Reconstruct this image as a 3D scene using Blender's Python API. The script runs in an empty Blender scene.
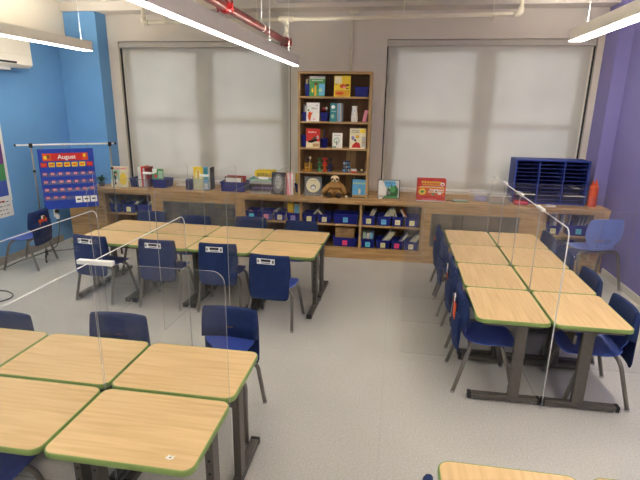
import bpy, bmesh, math, random
from mathutils import Vector, Matrix
random.seed(7)
C = bpy.context.scene.collection
PI = math.pi

# ------------------------------------------------------------------ materials
def lin(c):
    return tuple(((v/255)/12.92 if v/255 <= 0.04045 else ((v/255+0.055)/1.055)**2.4) for v in c) + (1,)
MATS = {}
def newmat(name):
    m = bpy.data.materials.new(name); m.use_nodes = True
    return m, m.node_tree, m.node_tree.nodes['Principled BSDF']
def mat(name, rgb, rough=.6, metal=0, spec=.4, var=.06, scale=12, bump=0, bscale=200, emit=0, stretch=None):
    """plain paint / plastic / metal with a gentle procedural variation"""
    m, nt, b = newmat(name)
    tc = nt.nodes.new('ShaderNodeTexCoord'); no = nt.nodes.new('ShaderNodeTexNoise')
    mp = nt.nodes.new('ShaderNodeMapping')
    if stretch: mp.inputs['Scale'].default_value = stretch
    nt.links.new(tc.outputs['Object'], mp.inputs['Vector']); nt.links.new(mp.outputs[0], no.inputs['Vector'])
    no.inputs['Scale'].default_value = scale; no.inputs['Detail'].default_value = 4
    r = nt.nodes.new('ShaderNodeValToRGB'); c = lin(rgb)
    r.color_ramp.elements[0].position = .3; r.color_ramp.elements[1].position = .7
    r.color_ramp.elements[0].color = tuple(v*(1-var) for v in c[:3])+(1,)
    r.color_ramp.elements[1].color = tuple(min(1, v*(1+var)) for v in c[:3])+(1,)
    nt.links.new(no.outputs['Fac'], r.inputs[0]); nt.links.new(r.outputs[0], b.inputs['Base Color'])
    b.inputs['Roughness'].default_value = rough; b.inputs['Metallic'].default_value = metal
    b.inputs['Specular IOR Level'].default_value = spec
    if bump:
        n2 = nt.nodes.new('ShaderNodeTexNoise'); n2.inputs['Scale'].default_value = bscale
        nt.links.new(tc.outputs['Object'], n2.inputs['Vector'])
        bp = nt.nodes.new('ShaderNodeBump'); bp.inputs['Strength'].default_value = bump; bp.inputs['Distance'].default_value = .002
        nt.links.new(n2.outputs['Fac'], bp.inputs['Height']); nt.links.new(bp.outputs[0], b.inputs['Normal'])
    if emit:
        b.inputs['Emission Color'].default_value = c; b.inputs['Emission Strength'].default_value = emit
    MATS[name] = m
    return m
def woodmat(name, c1, c2, c3, stretch=(1.2, 22, 22), rough=.45, spec=.35):
    m, nt, b = newmat(name)
    tc = nt.nodes.new('ShaderNodeTexCoord'); mp = nt.nodes.new('ShaderNodeMapping')
    mp.inputs['Scale'].default_value = stretch
    nt.links.new(tc.outputs['Object'], mp.inputs['Vector'])
    n1 = nt.nodes.new('ShaderNodeTexNoise'); n1.inputs['Scale'].default_value = 1.6; n1.inputs['Detail'].default_value = 6; n1.inputs['Distortion'].default_value = .6
    nt.links.new(mp.outputs[0], n1.inputs['Vector'])
    r = nt.nodes.new('ShaderNodeValToRGB'); e = r.color_ramp.elements
    e[0].position = .28; e[0].color = lin(c1); e[1].position = .72; e[1].color = lin(c3)
    k = e.new(.5); k.color = lin(c2)
    nt.links.new(n1.outputs['Fac'], r.inputs[0]); nt.links.new(r.outputs[0], b.inputs['Base Color'])
    b.inputs['Roughness'].default_value = rough; b.inputs['Specular IOR Level'].default_value = spec
    MATS[name] = m
    return m

woodmat('maple_laminate', (212,176,124), (224,190,138), (232,200,149), (1.3, 24, 24), rough=.42)
woodmat('oak', (156,121,76), (186,149,100), (206,172,122), (1.2, 18, 18), rough=.5)
woodmat('oak_upright', (150,117,76), (178,144,98), (198,165,118), (18, 18, 1.2), rough=.5)
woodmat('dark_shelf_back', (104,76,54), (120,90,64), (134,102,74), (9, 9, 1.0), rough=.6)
mat('green_edge', (138,164,92), .45)
mat('table_metal', (98,94,88), .42, .35, var=.08, scale=30)
mat('dark_metal', (50,49,50), .45, .4)
mat('chair_steel', (134,129,122), .32, .7)
mat('chrome', (210,210,212), .2, .9)
mat('blue_plastic', (72,96,186), .38, 0, .5, bump=.2, bscale=400)
mat('light_blue_plastic', (124,146,216), .4, 0, .5, bump=.2, bscale=400)
mat('navy_fabric', (27,47,94), .75, 0, .3, var=.14, scale=14, bump=.9, bscale=28)
mat('bin_blue', (22,30,128), .4)
mat('sorter_blue', (44,64,148), .5)
mat('slot_blue', (34,50,122), .6)
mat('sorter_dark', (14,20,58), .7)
mat('blue_wall', (112,168,222), .7, var=.03, scale=3, bump=.15, bscale=90)
mat('purple_wall', (136,130,188), .7, var=.03, scale=3, bump=.15, bscale=90)
mat('beige_wall', (220,212,201), .75, var=.02, scale=3, bump=.15, bscale=90)
mat('cream_wall', (238,230,214), .75, var=.02, scale=3)
mat('ceiling_paint', (234,229,216), .8, var=.02, scale=3)
mat('soffit_paint', (200,195,186), .8, var=.02, scale=3)
mat('white_paint', (236,232,222), .5, var=.02)
mat('white_plastic', (238,238,236), .45, var=.02)
mat('cream_pipe', (236,228,206), .45, var=.02)
mat('red_pipe', (96,22,19), .35, var=.1)
mat('red_bright', (205,42,36), .4)
mat('coupling_red', (150,24,26), .35)
mat('chart_blue', (34,66,170), .4)
mat('grille_metal', (118,115,108), .5, .3)
mat('grille_backing', (60,57,53), .8)
mat('black', (22,22,24), .5)
mat('charcoal', (60,60,66), .6)
mat('lamp_housing', (222,216,206), .5, var=.02)
mat('rug_grey', (150,147,140), .9)
for n, c in dict(white=(240,238,232), red=(206,48,40), orange=(222,86,34), yellow=(240,208,60), gold=(226,170,50), green=(74,150,90),
                 dgreen=(46,92,50), teal=(62,140,150), sky=(104,178,222), navy=(30,40,96), pink=(236,150,170), hotpink=(236,70,130),
                 purple=(110,60,130), grey=(128,128,130), lgrey=(190,190,188), brown=(112,74,44), tan=(196,160,108), cream=(236,226,190),
                 paleyel=(236,232,170), cyan=(98,196,226), dred=(150,36,44), lavender=(150,140,200), fur=(160,118,60), palefur=(222,200,160),
                 darkfur=(66,44,28), mint=(168,205,175)).items():
    mat('c_'+n, c, .6, var=.05, scale=30)
def em(name, rgb, s):
    m, nt, b = newmat(name)
    b.inputs['Base Color'].default_value = lin(rgb); b.inputs['Emission Color'].default_value = lin(rgb); b.inputs['Emission Strength'].default_value = s
    MATS[name] = m
em('lamp_light', (255,250,241), 8.0)
em('lamp_uplight', (255,250,241), 24.0)

def floor_mat():
    m, nt, b = newmat('vinyl_floor'); L = nt.links.new
    tc = nt.nodes.new('ShaderNodeTexCoord')
    def noise(s, d=3):
        n = nt.nodes.new('ShaderNodeTexNoise'); n.inputs['Scale'].default_value = s; n.inputs['Detail'].default_value = d
        L(tc.outputs['Object'], n.inputs['Vector']); return n
    a = noise(85, 4); c = noise(1.1, 2)
    r = nt.nodes.new('ShaderNodeValToRGB'); e = r.color_ramp.elements
    e[0].position = .36; e[0].color = lin((186,184,178)); e[1].position = .64; e[1].color = lin((204,202,196))
    L(a.outputs['Fac'], r.inputs[0])
    r2 = nt.nodes.new('ShaderNodeValToRGB'); e = r2.color_ramp.elements
    e[0].position = .35; e[0].color = (.92,.92,.92,1); e[1].position = .65; e[1].color = (1,1,1,1)
    L(c.outputs['Fac'], r2.inputs[0])
    br = nt.nodes.new('ShaderNodeTexBrick'); br.offset = 0; br.inputs['Scale'].default_value = 1
    br.inputs['Brick Width'].default_value = 1.83; br.inputs['Row Height'].default_value = 1.83; br.inputs['Mortar Size'].default_value = .004
    br.inputs['Color1'].default_value = (1,1,1,1); br.inputs['Color2'].default_value = (.985,.985,.985,1); br.inputs['Mortar'].default_value = (.93,.93,.93,1)
    L(tc.outputs['Object'], br.inputs['Vector'])
    m1 = nt.nodes.new('ShaderNodeMixRGB'); m1.blend_type = 'MULTIPLY'; m1.inputs[0].default_value = 1
    m2 = nt.nodes.new('ShaderNodeMixRGB'); m2.blend_type = 'MULTIPLY'; m2.inputs[0].default_value = 1
    L(r.outputs[0], m1.inputs[1]); L(r2.outputs[0], m1.inputs[2]); L(m1.outputs[0], m2.inputs[1]); L(br.outputs[0], m2.inputs[2])
    L(m2.outputs[0], b.inputs['Base Color']); b.inputs['Roughness'].default_value = .38; b.inputs['Specular IOR Level'].default_value = .4
    MATS['vinyl_floor'] = m
floor_mat()

def acrylic(name, tint, haze, hazecol, gloss=1.0):
    m, nt, b = newmat(name); L = nt.links.new
    nt.nodes.remove(b); out = nt.nodes['Material Output']
    tr = nt.nodes.new('ShaderNodeBsdfTransparent'); tr.inputs[0].default_value = tint
    gl = nt.nodes.new('ShaderNodeBsdfGlossy'); gl.inputs['Roughness'].default_value = .03; gl.inputs[0].default_value = (gloss, gloss, gloss, 1)
    df = nt.nodes.new('ShaderNodeBsdfDiffuse'); df.inputs[0].default_value = hazecol
    lw = nt.nodes.new('ShaderNodeLayerWeight'); lw.inputs['Blend'].default_value = .5
    pw = nt.nodes.new('ShaderNodeMath'); pw.operation = 'POWER'; pw.inputs[1].default_value = 5; L(lw.outputs['Facing'], pw.inputs[0])
    fr = nt.nodes.new('ShaderNodeMath'); fr.operation = 'MULTIPLY_ADD'; fr.inputs[1].default_value = .16; fr.inputs[2].default_value = .02; L(pw.outputs[0], fr.inputs[0])
    a = nt.nodes.new('ShaderNodeMixShader'); a.inputs[0].default_value = haze; L(tr.outputs[0], a.inputs[1]); L(df.outputs[0], a.inputs[2])
    c = nt.nodes.new('ShaderNodeMixShader'); L(fr.outputs[0], c.inputs[0]); L(a.outputs[0], c.inputs[1]); L(gl.outputs[0], c.inputs[2])
    L(c.outputs[0], out.inputs['Surface']); MATS[name] = m
acrylic('acrylic', (.985,.985,.985,1), .007, (.8,.8,.8,1))
acrylic('acrylic_edge', (.8,.8,.8,1), .42, (.8,.8,.78,1))
mat('edge_glint', (242,242,240), .3, var=.02)  # white that stands in for lamp light caught by divider edges
acrylic('window_glass', (.95,.97,.98,1), .0, (1,1,1,1))
acrylic('clear_plastic', (.93,.94,.95,1), .10, (.85,.87,.9,1))

def blind_mat():
    m, nt, b = newmat('blind_fabric'); L = nt.links.new
    nt.nodes.remove(b); out = nt.nodes['Material Output']
    tc = nt.nodes.new('ShaderNodeTexCoord'); n = nt.nodes.new('ShaderNodeTexNoise'); n.inputs['Scale'].default_value = 1.2
    L(tc.outputs['Object'], n.inputs['Vector'])
    r = nt.nodes.new('ShaderNodeValToRGB'); r.color_ramp.elements[0].color = lin((206,203,195)); r.color_ramp.elements[1].color = lin((216,213,206))
    r.color_ramp.elements[0].position = .35; r.color_ramp.elements[1].position = .65
    L(n.outputs['Fac'], r.inputs[0])
    df = nt.nodes.new('ShaderNodeBsdfDiffuse'); tl = nt.nodes.new('ShaderNodeBsdfTranslucent')
    L(r.outputs[0], df.inputs[0]); L(r.outputs[0], tl.inputs[0])
    mx = nt.nodes.new('ShaderNodeMixShader'); mx.inputs[0].default_value = .18
    L(df.outputs[0], mx.inputs[1]); L(tl.outputs[0], mx.inputs[2]); L(mx.outputs[0], out.inputs['Surface'])
    MATS['blind_fabric'] = m
blind_mat()

# ------------------------------------------------------------------ mesh builder
class MB:
    def __init__(s): s.bm = bmesh.new(); s.slots = []; s.cur = 0
    def m(s, key):
        if key not in s.slots: s.slots.append(key)
        s.cur = s.slots.index(key); return s
    def _tag(s, before):
        for f in s.bm.faces:
            if f.index == -1 or f not in before: f.material_index = s.cur
    def _new(s, faces):
        for f in faces: f.material_index = s.cur
    def box(s, x0, x1, y0, y1, z0, z1, rot=None, bevel=0):
        vs = [s.bm.verts.new((x, y, z)) for x in (x0, x1) for y in (y0, y1) for z in (z0, z1)]
        idx = [(0,1,3,2), (4,6,7,5), (0,4,5,1), (2,3,7,6), (0,2,6,4), (1,5,7,3)]
        fs = [s.bm.faces.new([vs[i] for i in q]) for q in idx]; s._new(fs)
        if rot: bmesh.ops.transform(s.bm, matrix=rot, verts=vs)
        if bevel:
            es = list({e for f in fs for e in f.edges})
            r = bmesh.ops.bevel(s.bm, geom=es, offset=bevel, segments=2, affect='EDGES', profile=.5)
            s._new(r['faces'])
        return s
    def tube(s, pts, r, seg=10, cap=True, closed=False):
        pts = [Vector(p) for p in pts]; n = len(pts); rings = []
        rr = r if isinstance(r, (list, tuple)) else [r]*n
        up = None
        for i, p in enumerate(pts):
            if closed: d = (pts[(i+1) % n]-pts[i-1])
            else: d = (pts[min(i+1, n-1)]-pts[max(i-1, 0)])
            d.normalize()
            if up is None:
                up = Vector((0,0,1)) if abs(d.z) < .9 else Vector((1,0,0))
            a = d.cross(up)
            if a.length < 1e-4: a = d.cross(Vector((0,1,0)))
            a.normalize(); b = a.cross(d).normalized(); up = b
            rings.append([s.bm.verts.new(p+(a*math.cos(t)+b*math.sin(t))*rr[i]) for t in [2*PI*k/seg for k in range(seg)]])
        fs = []
        rng = range(n) if closed else range(n-1)
        for i in rng:
            A, B = rings[i], rings[(i+1) % n]
            for k in range(seg): fs.append(s.bm.faces.new((A[k], A[(k+1) % seg], B[(k+1) % seg], B[k])))
        if cap and not closed:
            fs.append(s.bm.faces.new(rings[0][::-1])); fs.append(s.bm.faces.new(rings[-1]))
        for f in fs: f.smooth = len(f.verts) == 4
        s._new(fs); return s
    def lathe(s, cx, cy, prof, seg=20, mtx=None):
        rings = []; vs = []
        for r, z in prof:
            ring = [s.bm.verts.new((cx+r*math.cos(2*PI*k/seg), cy+r*math.sin(2*PI*k/seg), z)) for k in range(seg)]
            rings.append(ring); vs += ring
        fs = []
        for A, B in zip(rings, rings[1:]):
            for k in range(seg): fs.append(s.bm.faces.new((A[k], A[(k+1) % seg], B[(k+1) % seg], B[k])))
        fs.append(s.bm.faces.new(rings[0][::-1])); fs.append(s.bm.faces.new(rings[-1]))
        for f in fs: f.smooth = len(f.verts) == 4
        s._new(fs)
        if mtx: bmesh.ops.transform(s.bm, matrix=mtx, verts=vs)
        return s
    def prism(s, poly, z0, z1, mtx=None):
        """polygon in x,y pushed from z0 to z1"""
        a = [s.bm.verts.new((x, y, z0)) for x, y in poly]; b = [s.bm.verts.new((x, y, z1)) for x, y in poly]
        fs = [s.bm.faces.new(a[::-1]), s.bm.faces.new(b)]; n = len(poly)
        for i in range(n): fs.append(s.bm.faces.new((a[i], a[(i+1) % n], b[(i+1) % n], b[i])))
        s._new(fs)
        if mtx: bmesh.ops.transform(s.bm, matrix=mtx, verts=a+b)
        return s
    def ellipsoid(s, c, r, seg=20, rings=12, mtx=None):
        before = len(s.bm.verts)
        M = Matrix.Translation(c) @ (mtx or Matrix()) @ Matrix.Diagonal((r[0], r[1], r[2], 1))
        g = bmesh.ops.create_uvsphere(s.bm, u_segments=seg, v_segments=rings, radius=1, matrix=M)
        fs = {f for v in g['verts'] for f in v.link_faces}
        for f in fs: f.smooth = True
        s._new(fs); return s
    def grid(s, rows, closed_u=False, skip=None):
        V = [[s.bm.verts.new(p) for p in row] for row in rows]; fs = []
        for i in range(len(V)-1):
            n = len(V[i])
            for j in range(n if closed_u else n-1):
                if skip and skip(i, j): continue
                fs.append(s.bm.faces.new((V[i][j], V[i][(j+1) % n], V[i+1][(j+1) % n], V[i+1][j])))
        for f in fs: f.smooth = True
        s._new(fs); return s
    def build(s, name, parent=None, world=False, mods=None):
        me = bpy.data.meshes.new(name)
        bmesh.ops.recalc_face_normals(s.bm, faces=s.bm.faces)
        s.bm.to_mesh(me); s.bm.free()
        for k in s.slots: me.materials.append(MATS[k])
        o = bpy.data.objects.new(name, me); C.objects.link(o)
        if parent:
            o.parent = parent
            if world:   # shape was given in room coordinates
                me.transform(Matrix.Translation(parent.location).inverted()); me.update()
        return o

def thing(name, label, cat, loc=(0,0,0), rz=0, group=None):
    o = bpy.data.objects.new(name, None); C.objects.link(o); o.empty_display_size = .1
    o.location = loc; o.rotation_euler = (0, 0, rz); o['label'] = label; o['category'] = cat
    if group: o['group'] = group
    return o
def tag(o, label, cat, group=None):
    o['label'] = label; o['category'] = cat
    if group: o['group'] = group
    return o
def struct(name, mb):
    o = mb.build(name); o['kind'] = 'structure'; return o
def center(o):
    """put the origin of a one-mesh thing at its base"""
    me = o.data; xs = [v.co for v in me.vertices]
    c = Vector(((min(v.x for v in xs)+max(v.x for v in xs))/2, (min(v.y for v in xs)+max(v.y for v in xs))/2, min(v.z for v in xs)))
    me.transform(Matrix.Translation(-c)); o.location = c; me.update(); return o
def dup(root, loc, rz, label, group=None, scale=None):
    r = root.copy(); C.objects.link(r); r.location = loc; r.rotation_euler = (0, 0, rz); r['label'] = label
    if group: r['group'] = group
    if scale: r.scale = scale
    for ch in list(root.children):
        c = ch.copy(); C.objects.link(c); c.parent = r
        for g in list(ch.children):
            d = g.copy(); C.objects.link(d); d.parent = c
    return r
def text(name, body, size, m, parent, loc, rot, depth=.0006, align='CENTER', bold=0):
    cu = bpy.data.curves.new(name, 'FONT'); cu.body = body; cu.size = size; cu.extrude = depth; cu.align_x = align; cu.align_y = 'CENTER'; cu.offset = bold
    t = bpy.data.objects.new(name, cu); C.objects.link(t)
    bpy.context.view_layer.update()
    me = bpy.data.meshes.new_from_object(t.evaluated_get(bpy.context.evaluated_depsgraph_get()))
    bpy.data.objects.remove(t)
    me.materials.clear(); me.materials.append(MATS[m])
    o = bpy.data.objects.new(name, me); C.objects.link(o)
    if parent: o.parent = parent
    o.location = loc; o.rotation_euler = rot
    return o
def rrect(x0, x1, y0, y1, r, n=6):
    pts = []
    for cx, cy, a0 in ((x1-r, y1-r, 0), (x0+r, y1-r, 90), (x0+r, y0+r, 180), (x1-r, y0+r, 270)):
        for k in range(n+1):
            a = math.radians(a0+90*k/n); pts.append((cx+r*math.cos(a), cy+r*math.sin(a)))
    return pts
def RX(a): return Matrix.Rotation(math.radians(a), 4, 'X')
def RY(a): return Matrix.Rotation(math.radians(a), 4, 'Y')
def RZ(a): return Matrix.Rotation(math.radians(a), 4, 'Z')
def TR(x, y, z): return Matrix.Translation((x, y, z))

# ------------------------------------------------------------------ room shell
XL, XR, YB, YF, ZC = -4.98, 2.74, 7.04, -3.8, 3.42
struct('floor', MB().m('vinyl_floor').box(XL-.15, XR+.15, YF-.15, YB+.2, -.1, 0))
struct('ceiling', MB().m('ceiling_paint').box(XL-.15, XR+.15, YF-.15, YB+.2, ZC, ZC+.1))
struct('wall_left', MB().m('blue_wall').box(XL-.15, XL, YF, YB, 0, 2.93).m('cream_wall').box(XL-.15, XL, YF, YB, 2.93, ZC))
struct('trim_5', MB().m('cream_wall').box(XL, -4.85, YF, 6.78, 2.93, ZC))          # cream bulkhead over the blue wall
struct('wall_right', MB().m('purple_wall').box(XR, XR+.15, YF, YB, 0, ZC))
struct('wall_front', MB().m('beige_wall').box(XL-.15, XR+.15, YF-.15, YF, 0, ZC))
W1 = (-4.19, -1.555, .88, 2.935); W2 = (-.2, 2.49, .88, 2.945)
b = MB().m('beige_wall')
xs = [XL-.15, W1[0], W1[1], W2[0], W2[1], XR+.15]
for i in (0, 2, 4): b.box(xs[i], xs[i+1], YB, YB+.2, 0, ZC)
for w in (W1, W2):
    b.box(w[0], w[1], YB, YB+.2, 0, w[2]); b.box(w[0], w[1], YB, YB+.2, w[3], ZC)
struct('wall_back', b)
struct('baseboard_left', MB().m('rug_grey').box(XL, XL+.012, YF, 6.33, 0, .1))
struct('baseboard_right', MB().m('white_paint').box(XR-.014, XR, YF, 6.33, 0, .085))
struct('trim_1', MB().m('blue_wall').box(XL, -4.35, 6.78, YB, 0, ZC))             # blue pilaster
struct('trim_2', MB().m('purple_wall').box(2.57, XR, 6.65, YB, 0, ZC))            # purple pilaster
struct('trim_3', MB().m('beige_wall').box(XL, 2.57, 6.74, YB, 3.305, ZC))      # beam along the window wall
struct('trim_4', MB().m('soffit_paint').box(-1.63, 1.55, YF, 6.62, 3.335, ZC))    # dropped soffit
# windows behind the blinds
for n, w in ((1, W1), (2, W2)):
    x0, x1, z0, z1 = w; cx = (x0+x1)/2
    b = MB().m('white_paint')
    y0, y1 = YB+.075, YB+.13
    for a, c_ in ((x0, x0+.16), (cx-.14, cx+.14), (x1-.16, x1)): b.box(a, c_, y0, y1, z0, z1)
    for a, c_ in ((x0+.16, cx-.14), (cx+.14, x1-.16)):
        b.box(a, c_, y0, y1, z1-.16, z1); b.box(a, c_, y0, y1, z0, z0+.10); b.box(a, c_, y0+.01, y1-.01, 1.78, 1.86)
    fr = struct('window_%d' % n, b)
    g = MB().m('window_glass').box(x0+.16, x1-.16, y0+.025, y0+.03, z0+.1, z1-.16).build('pane', fr)

# roller blinds
def blind(x0, x1, z0, z1, label):
    t = thing('roller_blind', label, 'blind', ((x0+x1)/2, YB+.05, z0))
    b = MB().m('blind_fabric'); rows = []
    N, M = 40, 30
    for j in range(M+1):
        z = z0+.03+(z1-.06-z0-.03)*j/M; row = []
        for i in range(N+1):
            u = i/N; x = x0+.045+(x1-x0-.09)*u
            low = max(0, 1-(z-z0)/.75)
            y = YB+.055 + .004*math.sin(u*9+z*2) + low*.012*math.sin(u*17+z*7) - .02*low*math.exp(-((u-.52)/.12)**2)*math.sin((z-z0)*16)
            row.append((x, y, z))
        rows.append(row)
    o = b.grid(rows).build('blind_cloth', t, world=True)
    MB().m('soffit_paint').box(x0+.01, x1-.01, YB+.015, YB+.10, z1-.085, z1-.012, bevel=.006).build('head_rail', t, world=True)
    MB().m('white_plastic').box(x0+.045, x1-.045, YB+.045, YB+.065, z0+.004, z0+.032, bevel=.003).build('hem_bar', t, world=True)
    b = MB().m('dark_metal')  # dark strips added to draw the shadow gaps beside the cloth
    b.box(x0+.004, x0+.018, YB+.04, YB+.07, z0, z1-.09); b.build('shadow_gap', t, world=True)
    b = MB().m('dark_metal'); b.box(x1-.018, x1-.004, YB+.04, YB+.07, z0, z1-.09); b.build('shadow_gap', t, world=True)
blind(*W1, 'closed grey roller blind of the window nearest the blue wall')
blind(*W2, 'closed grey roller blind of the window nearest the purple wall')

# ------------------------------------------------------------------ ceiling lamps, pipes
def lamp(x, w, yend, z, label, wires):
    t = thing('pendant_lamp', label, 'lamp', (x, yend, z))
    y0 = -3.2
    b = MB().m('lamp_housing'); h = .12; e = .004
    b.box(x-w/2, x-w/2+e, y0, yend, z+.004, z+h); b.box(x+w/2-e, x+w/2, y0, yend, z+.004, z+h)
    b.box(x-w/2, x+w/2, yend-e, yend, z, z+h); b.box(x-w/2, x+w/2, y0, y0+e, z, z+h)
    b.box(x-w/2+e, x+w/2-e, y0+e, yend-e, z+h*.45, z+h*.5)
    b.build('housing', t, world=True)
    MB().m('lamp_light').box(x-w/2+e, x+w/2-e, y0+e, yend-e, z-.003, z+.008).build('diffuser', t, world=True)
    MB().m('lamp_uplight').box(x-w/2+.02, x+w/2-.02, y0+.05, yend-.05, z+h*.7, z+h*.75).build('uplight', t, world=True)
    for yy in wires:
        top = 3.335 if -1.63 < x < 1.55 and yy < 6.62 else ZC
        MB().m('white_plastic').tube([(x, yy, z+h*.5), (x, yy, top-.001)], .0022, 6).tube([(x, yy, z+h-.01), (x, yy, z+h+.03)], .009, 8).build('hanger_wire', t, world=True)
lamp(-4.13, .12, 6.22, 2.715, 'long white pendant lamp strip by the blue wall', (6.08, 3.6, 1.2, -1.2))
lamp(-1.29, .065, 6.18, 2.53, 'long white pendant lamp strip below the red pipe', (5.75, 4.9, 3.0, 1.0, -1.0))
lamp(1.90, .15, 6.05, 2.785, 'long white pendant lamp strip by the purple wall', (5.75, 3.6, 1.2, -1.2))

t = thing('sprinkler_pipe', 'red painted sprinkler pipe with bolted couplings above the middle lamp', 'pipe', (-1.47, 6.4, 2.8))
MB().m('red_pipe').tube([(-1.455, -3.6, 2.83), (-1.455, 6.42, 2.83)], .040, 16).build('pipe_run', t, world=True)
for yy in (6.33, 4.1, 1.2):
    b = MB().m('coupling_red')
    b.tube([(-1.455, yy-.05, 2.83), (-1.455, yy-.02, 2.83), (-1.455, yy+.02, 2.83), (-1.455, yy+.05, 2.83)], [.044, .056, .056, .044], 16)
    for sx in (-1, 1):
        b.box(-1.455+sx*.052-.018, -1.455+sx*.052+.018, yy-.022, yy+.022, 2.81, 2.85, bevel=.004)
        b.tube([(-1.455+sx*.062, yy, 2.785), (-1.455+sx*.062, yy, 2.875)], .008, 8)
    b.build('coupling', t, world=True)
MB().m('coupling_red').tube([(-1.455, 6.42, 2.83), (-1.455, 6.455, 2.83)], [.042, .03], 16).build('end_cap', t, world=True)
for yy in (5.2, 2.6, 0.2):
    MB().m('white_plastic').tube([(-1.455, yy, 2.872), (-1.455, yy, 3.334)], .005, 6).tube([(-1.455+.04*math.cos(a), yy, 2.83+.04*math.sin(a)) for a in [2*PI*k/16 for k in range(16)]], .005, 6, closed=True).build('hanger', t, world=True)

t = thing('feed_pipe', 'cream horizontal pipe with elbows below the ceiling along the window wall', 'pipe', (-1.0, 6.4, 3.1))
zp = 3.105
b = MB().m('cream_pipe')
b.tube([(-3.40, 6.4, zp-.02), (-1.47, 6.4, zp), (1.345, 6.4, zp+.03)], .024, 14); b.build('pipe_run', t, world=True)
MB().m('cream_pipe').tube([(-3.34, 6.4, zp-.02), (-3.395, 6.4, zp-.018), (-3.41, 6.4, zp), (-3.41, 6.4, zp+.05)], .033, 12).tube([(-3.41, 6.4, zp+.04), (-3.41, 6.4, ZC-.002)], .024, 12).build('elbow', t, world=True)
MB().m('cream_pipe').tube([(1.29, 6.4, zp+.03), (1.345, 6.4, zp+.032), (1.362, 6.4, zp+.05), (1.362, 6.4, zp+.1)], .033, 12).tube([(1.362, 6.4, zp+.09), (1.362, 6.4, 3.334)], .024, 12).build('elbow', t, world=True)
MB().m('cream_pipe').tube([(-1.56, 6.4, zp), (-1.38, 6.4, zp)], .034, 12).tube([(-1.47, 6.4, zp), (-1.47, 6.4, 2.89)], .028, 12).tube([(-1.47, 6.4, zp-.02), (-1.47, 6.4, zp-.08)], .035, 12).tube([(-1.47, 6.4, 2.93), (-1.47, 6.4, 2.88)], .035, 12).build('tee_drop', t, world=True)
for x in (-3.1, -1.85, 1.05, .0):
    top = ZC if x < -1.63 else 3.335
    MB().m('cream_pipe').tube([(x, 6.4, zp+.02), (x, 6.4, top-.001)], .006, 6).tube([(x, 6.4+.03*math.cos(a), zp+.03*math.sin(a)) for a in [2*PI*k/14 for k in range(14)]], .006, 6, closed=True).build('hanger', t, world=True)
t = thing('conduit', 'thin cream conduit with a box running down to the tall bookcase', 'conduit', (-.68, 7.02, 2.5))
MB().m('cream_pipe').tube([(-.685, 7.022, 2.50), (-.685, 7.022, 3.30)], .017, 10).build('conduit_run', t, world=True)
MB().m('cream_pipe').box(-.73, -.60, 6.985, 7.038, 3.27, 3.36, bevel=.006).build('junction_box', t, world=True)

# ------------------------------------------------------------------ built-in cabinets
YC, ZT = 6.33, .85
def panel_frame(b, x0, x1, y0, y1, z0, z1, wx, wt, wb):
    b.box(x0, x0+wx, y0, y1, z0, z1); b.box(x1-wx, x1, y0, y1, z0, z1)
    b.box(x0+wx, x1-wx, y0, y1, z1-wt, z1); b.box(x0+wx, x1-wx, y0, y1, z0, z0+wb)
t = thing('countertop', 'long oak countertop running below both windows', 'countertop', (-1, YC, .80))
MB().m('oak').box(-4.82, 2.70, YC-.025, 6.645, .80, ZT, bevel=.004).box(-4.345, 2.565, 6.645, YB-.003, .80, ZT).build('worktop', t, world=True)
MB().m('oak').box(-4.82, 2.70, YC-.012, YC+.004, .775, .80).build('apron', t, world=True)
t = thing('end_cabinet', 'plain oak end cabinet beside the blue wall behind the chart stand', 'cabinet', (-4.5, YC, 0))
MB().m('oak').box(-4.80, -4.245, YC, 6.775, .08, .775).build('body', t, world=True)
MB().m('oak').box(-4.80, -4.245, YC+.02, 6.775, 0, .08).build('plinth', t, world=True)

def bookcase(x0, x1, dividers, label, thick=.035, ys=.485):
    t = thing('low_bookcase', label, 'bookcase', ((x0+x1)/2, YC, 0))
    MB().m('oak_upright').box(x0, x0+thick, YC, YB-.06, .16, .775).build('side_panel', t, world=True)
    MB().m('oak_upright').box(x1-thick, x1, YC, YB-.06, .16, .775).build('side_panel', t, world=True)
    for d in dividers:
        MB().m('oak_upright').box(d-.015, d+.015, YC, YB-.06, .16, .775).build('divider', t, world=True)
    MB().m('oak').box(x0+thick, x1-thick, YC+.012, YB-.06, ys-.022, ys).build('shelf', t, world=True)
    MB().m('oak').box(x0, x1, YC, YB-.06, .14, .16).build('bottom_board', t, world=True)
    MB().m('oak').box(x0, x1, YC+.004, YC+.03, 0, .14).build('kick_board', t, world=True)
    b = MB().m('dark_shelf_back').box(x0+thick, x1-thick, YB-.06, YB-.04, .16, .775)
    n = max(1, int((x1-x0)/.8))
    for k in range(n):
        cx = x0+(k+.62)*(x1-x0)/n; b.m('oak_upright').box(cx-.07, cx+.07, YB-.075, YB-.0601, .16, .775)
    b.build('back_panel', t, world=True)
    return t
bookcase(-4.24, -3.44, [], 'low oak bookcase at the blue end of the counter with three bins')
bookcase(-2.10, .42, [-1.26, -.425], 'wide low oak bookcase with blue bins below the tall bookcase')
bookcase(1.93, 2.56, [], 'low oak bookcase below the blue mail sorter')
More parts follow.
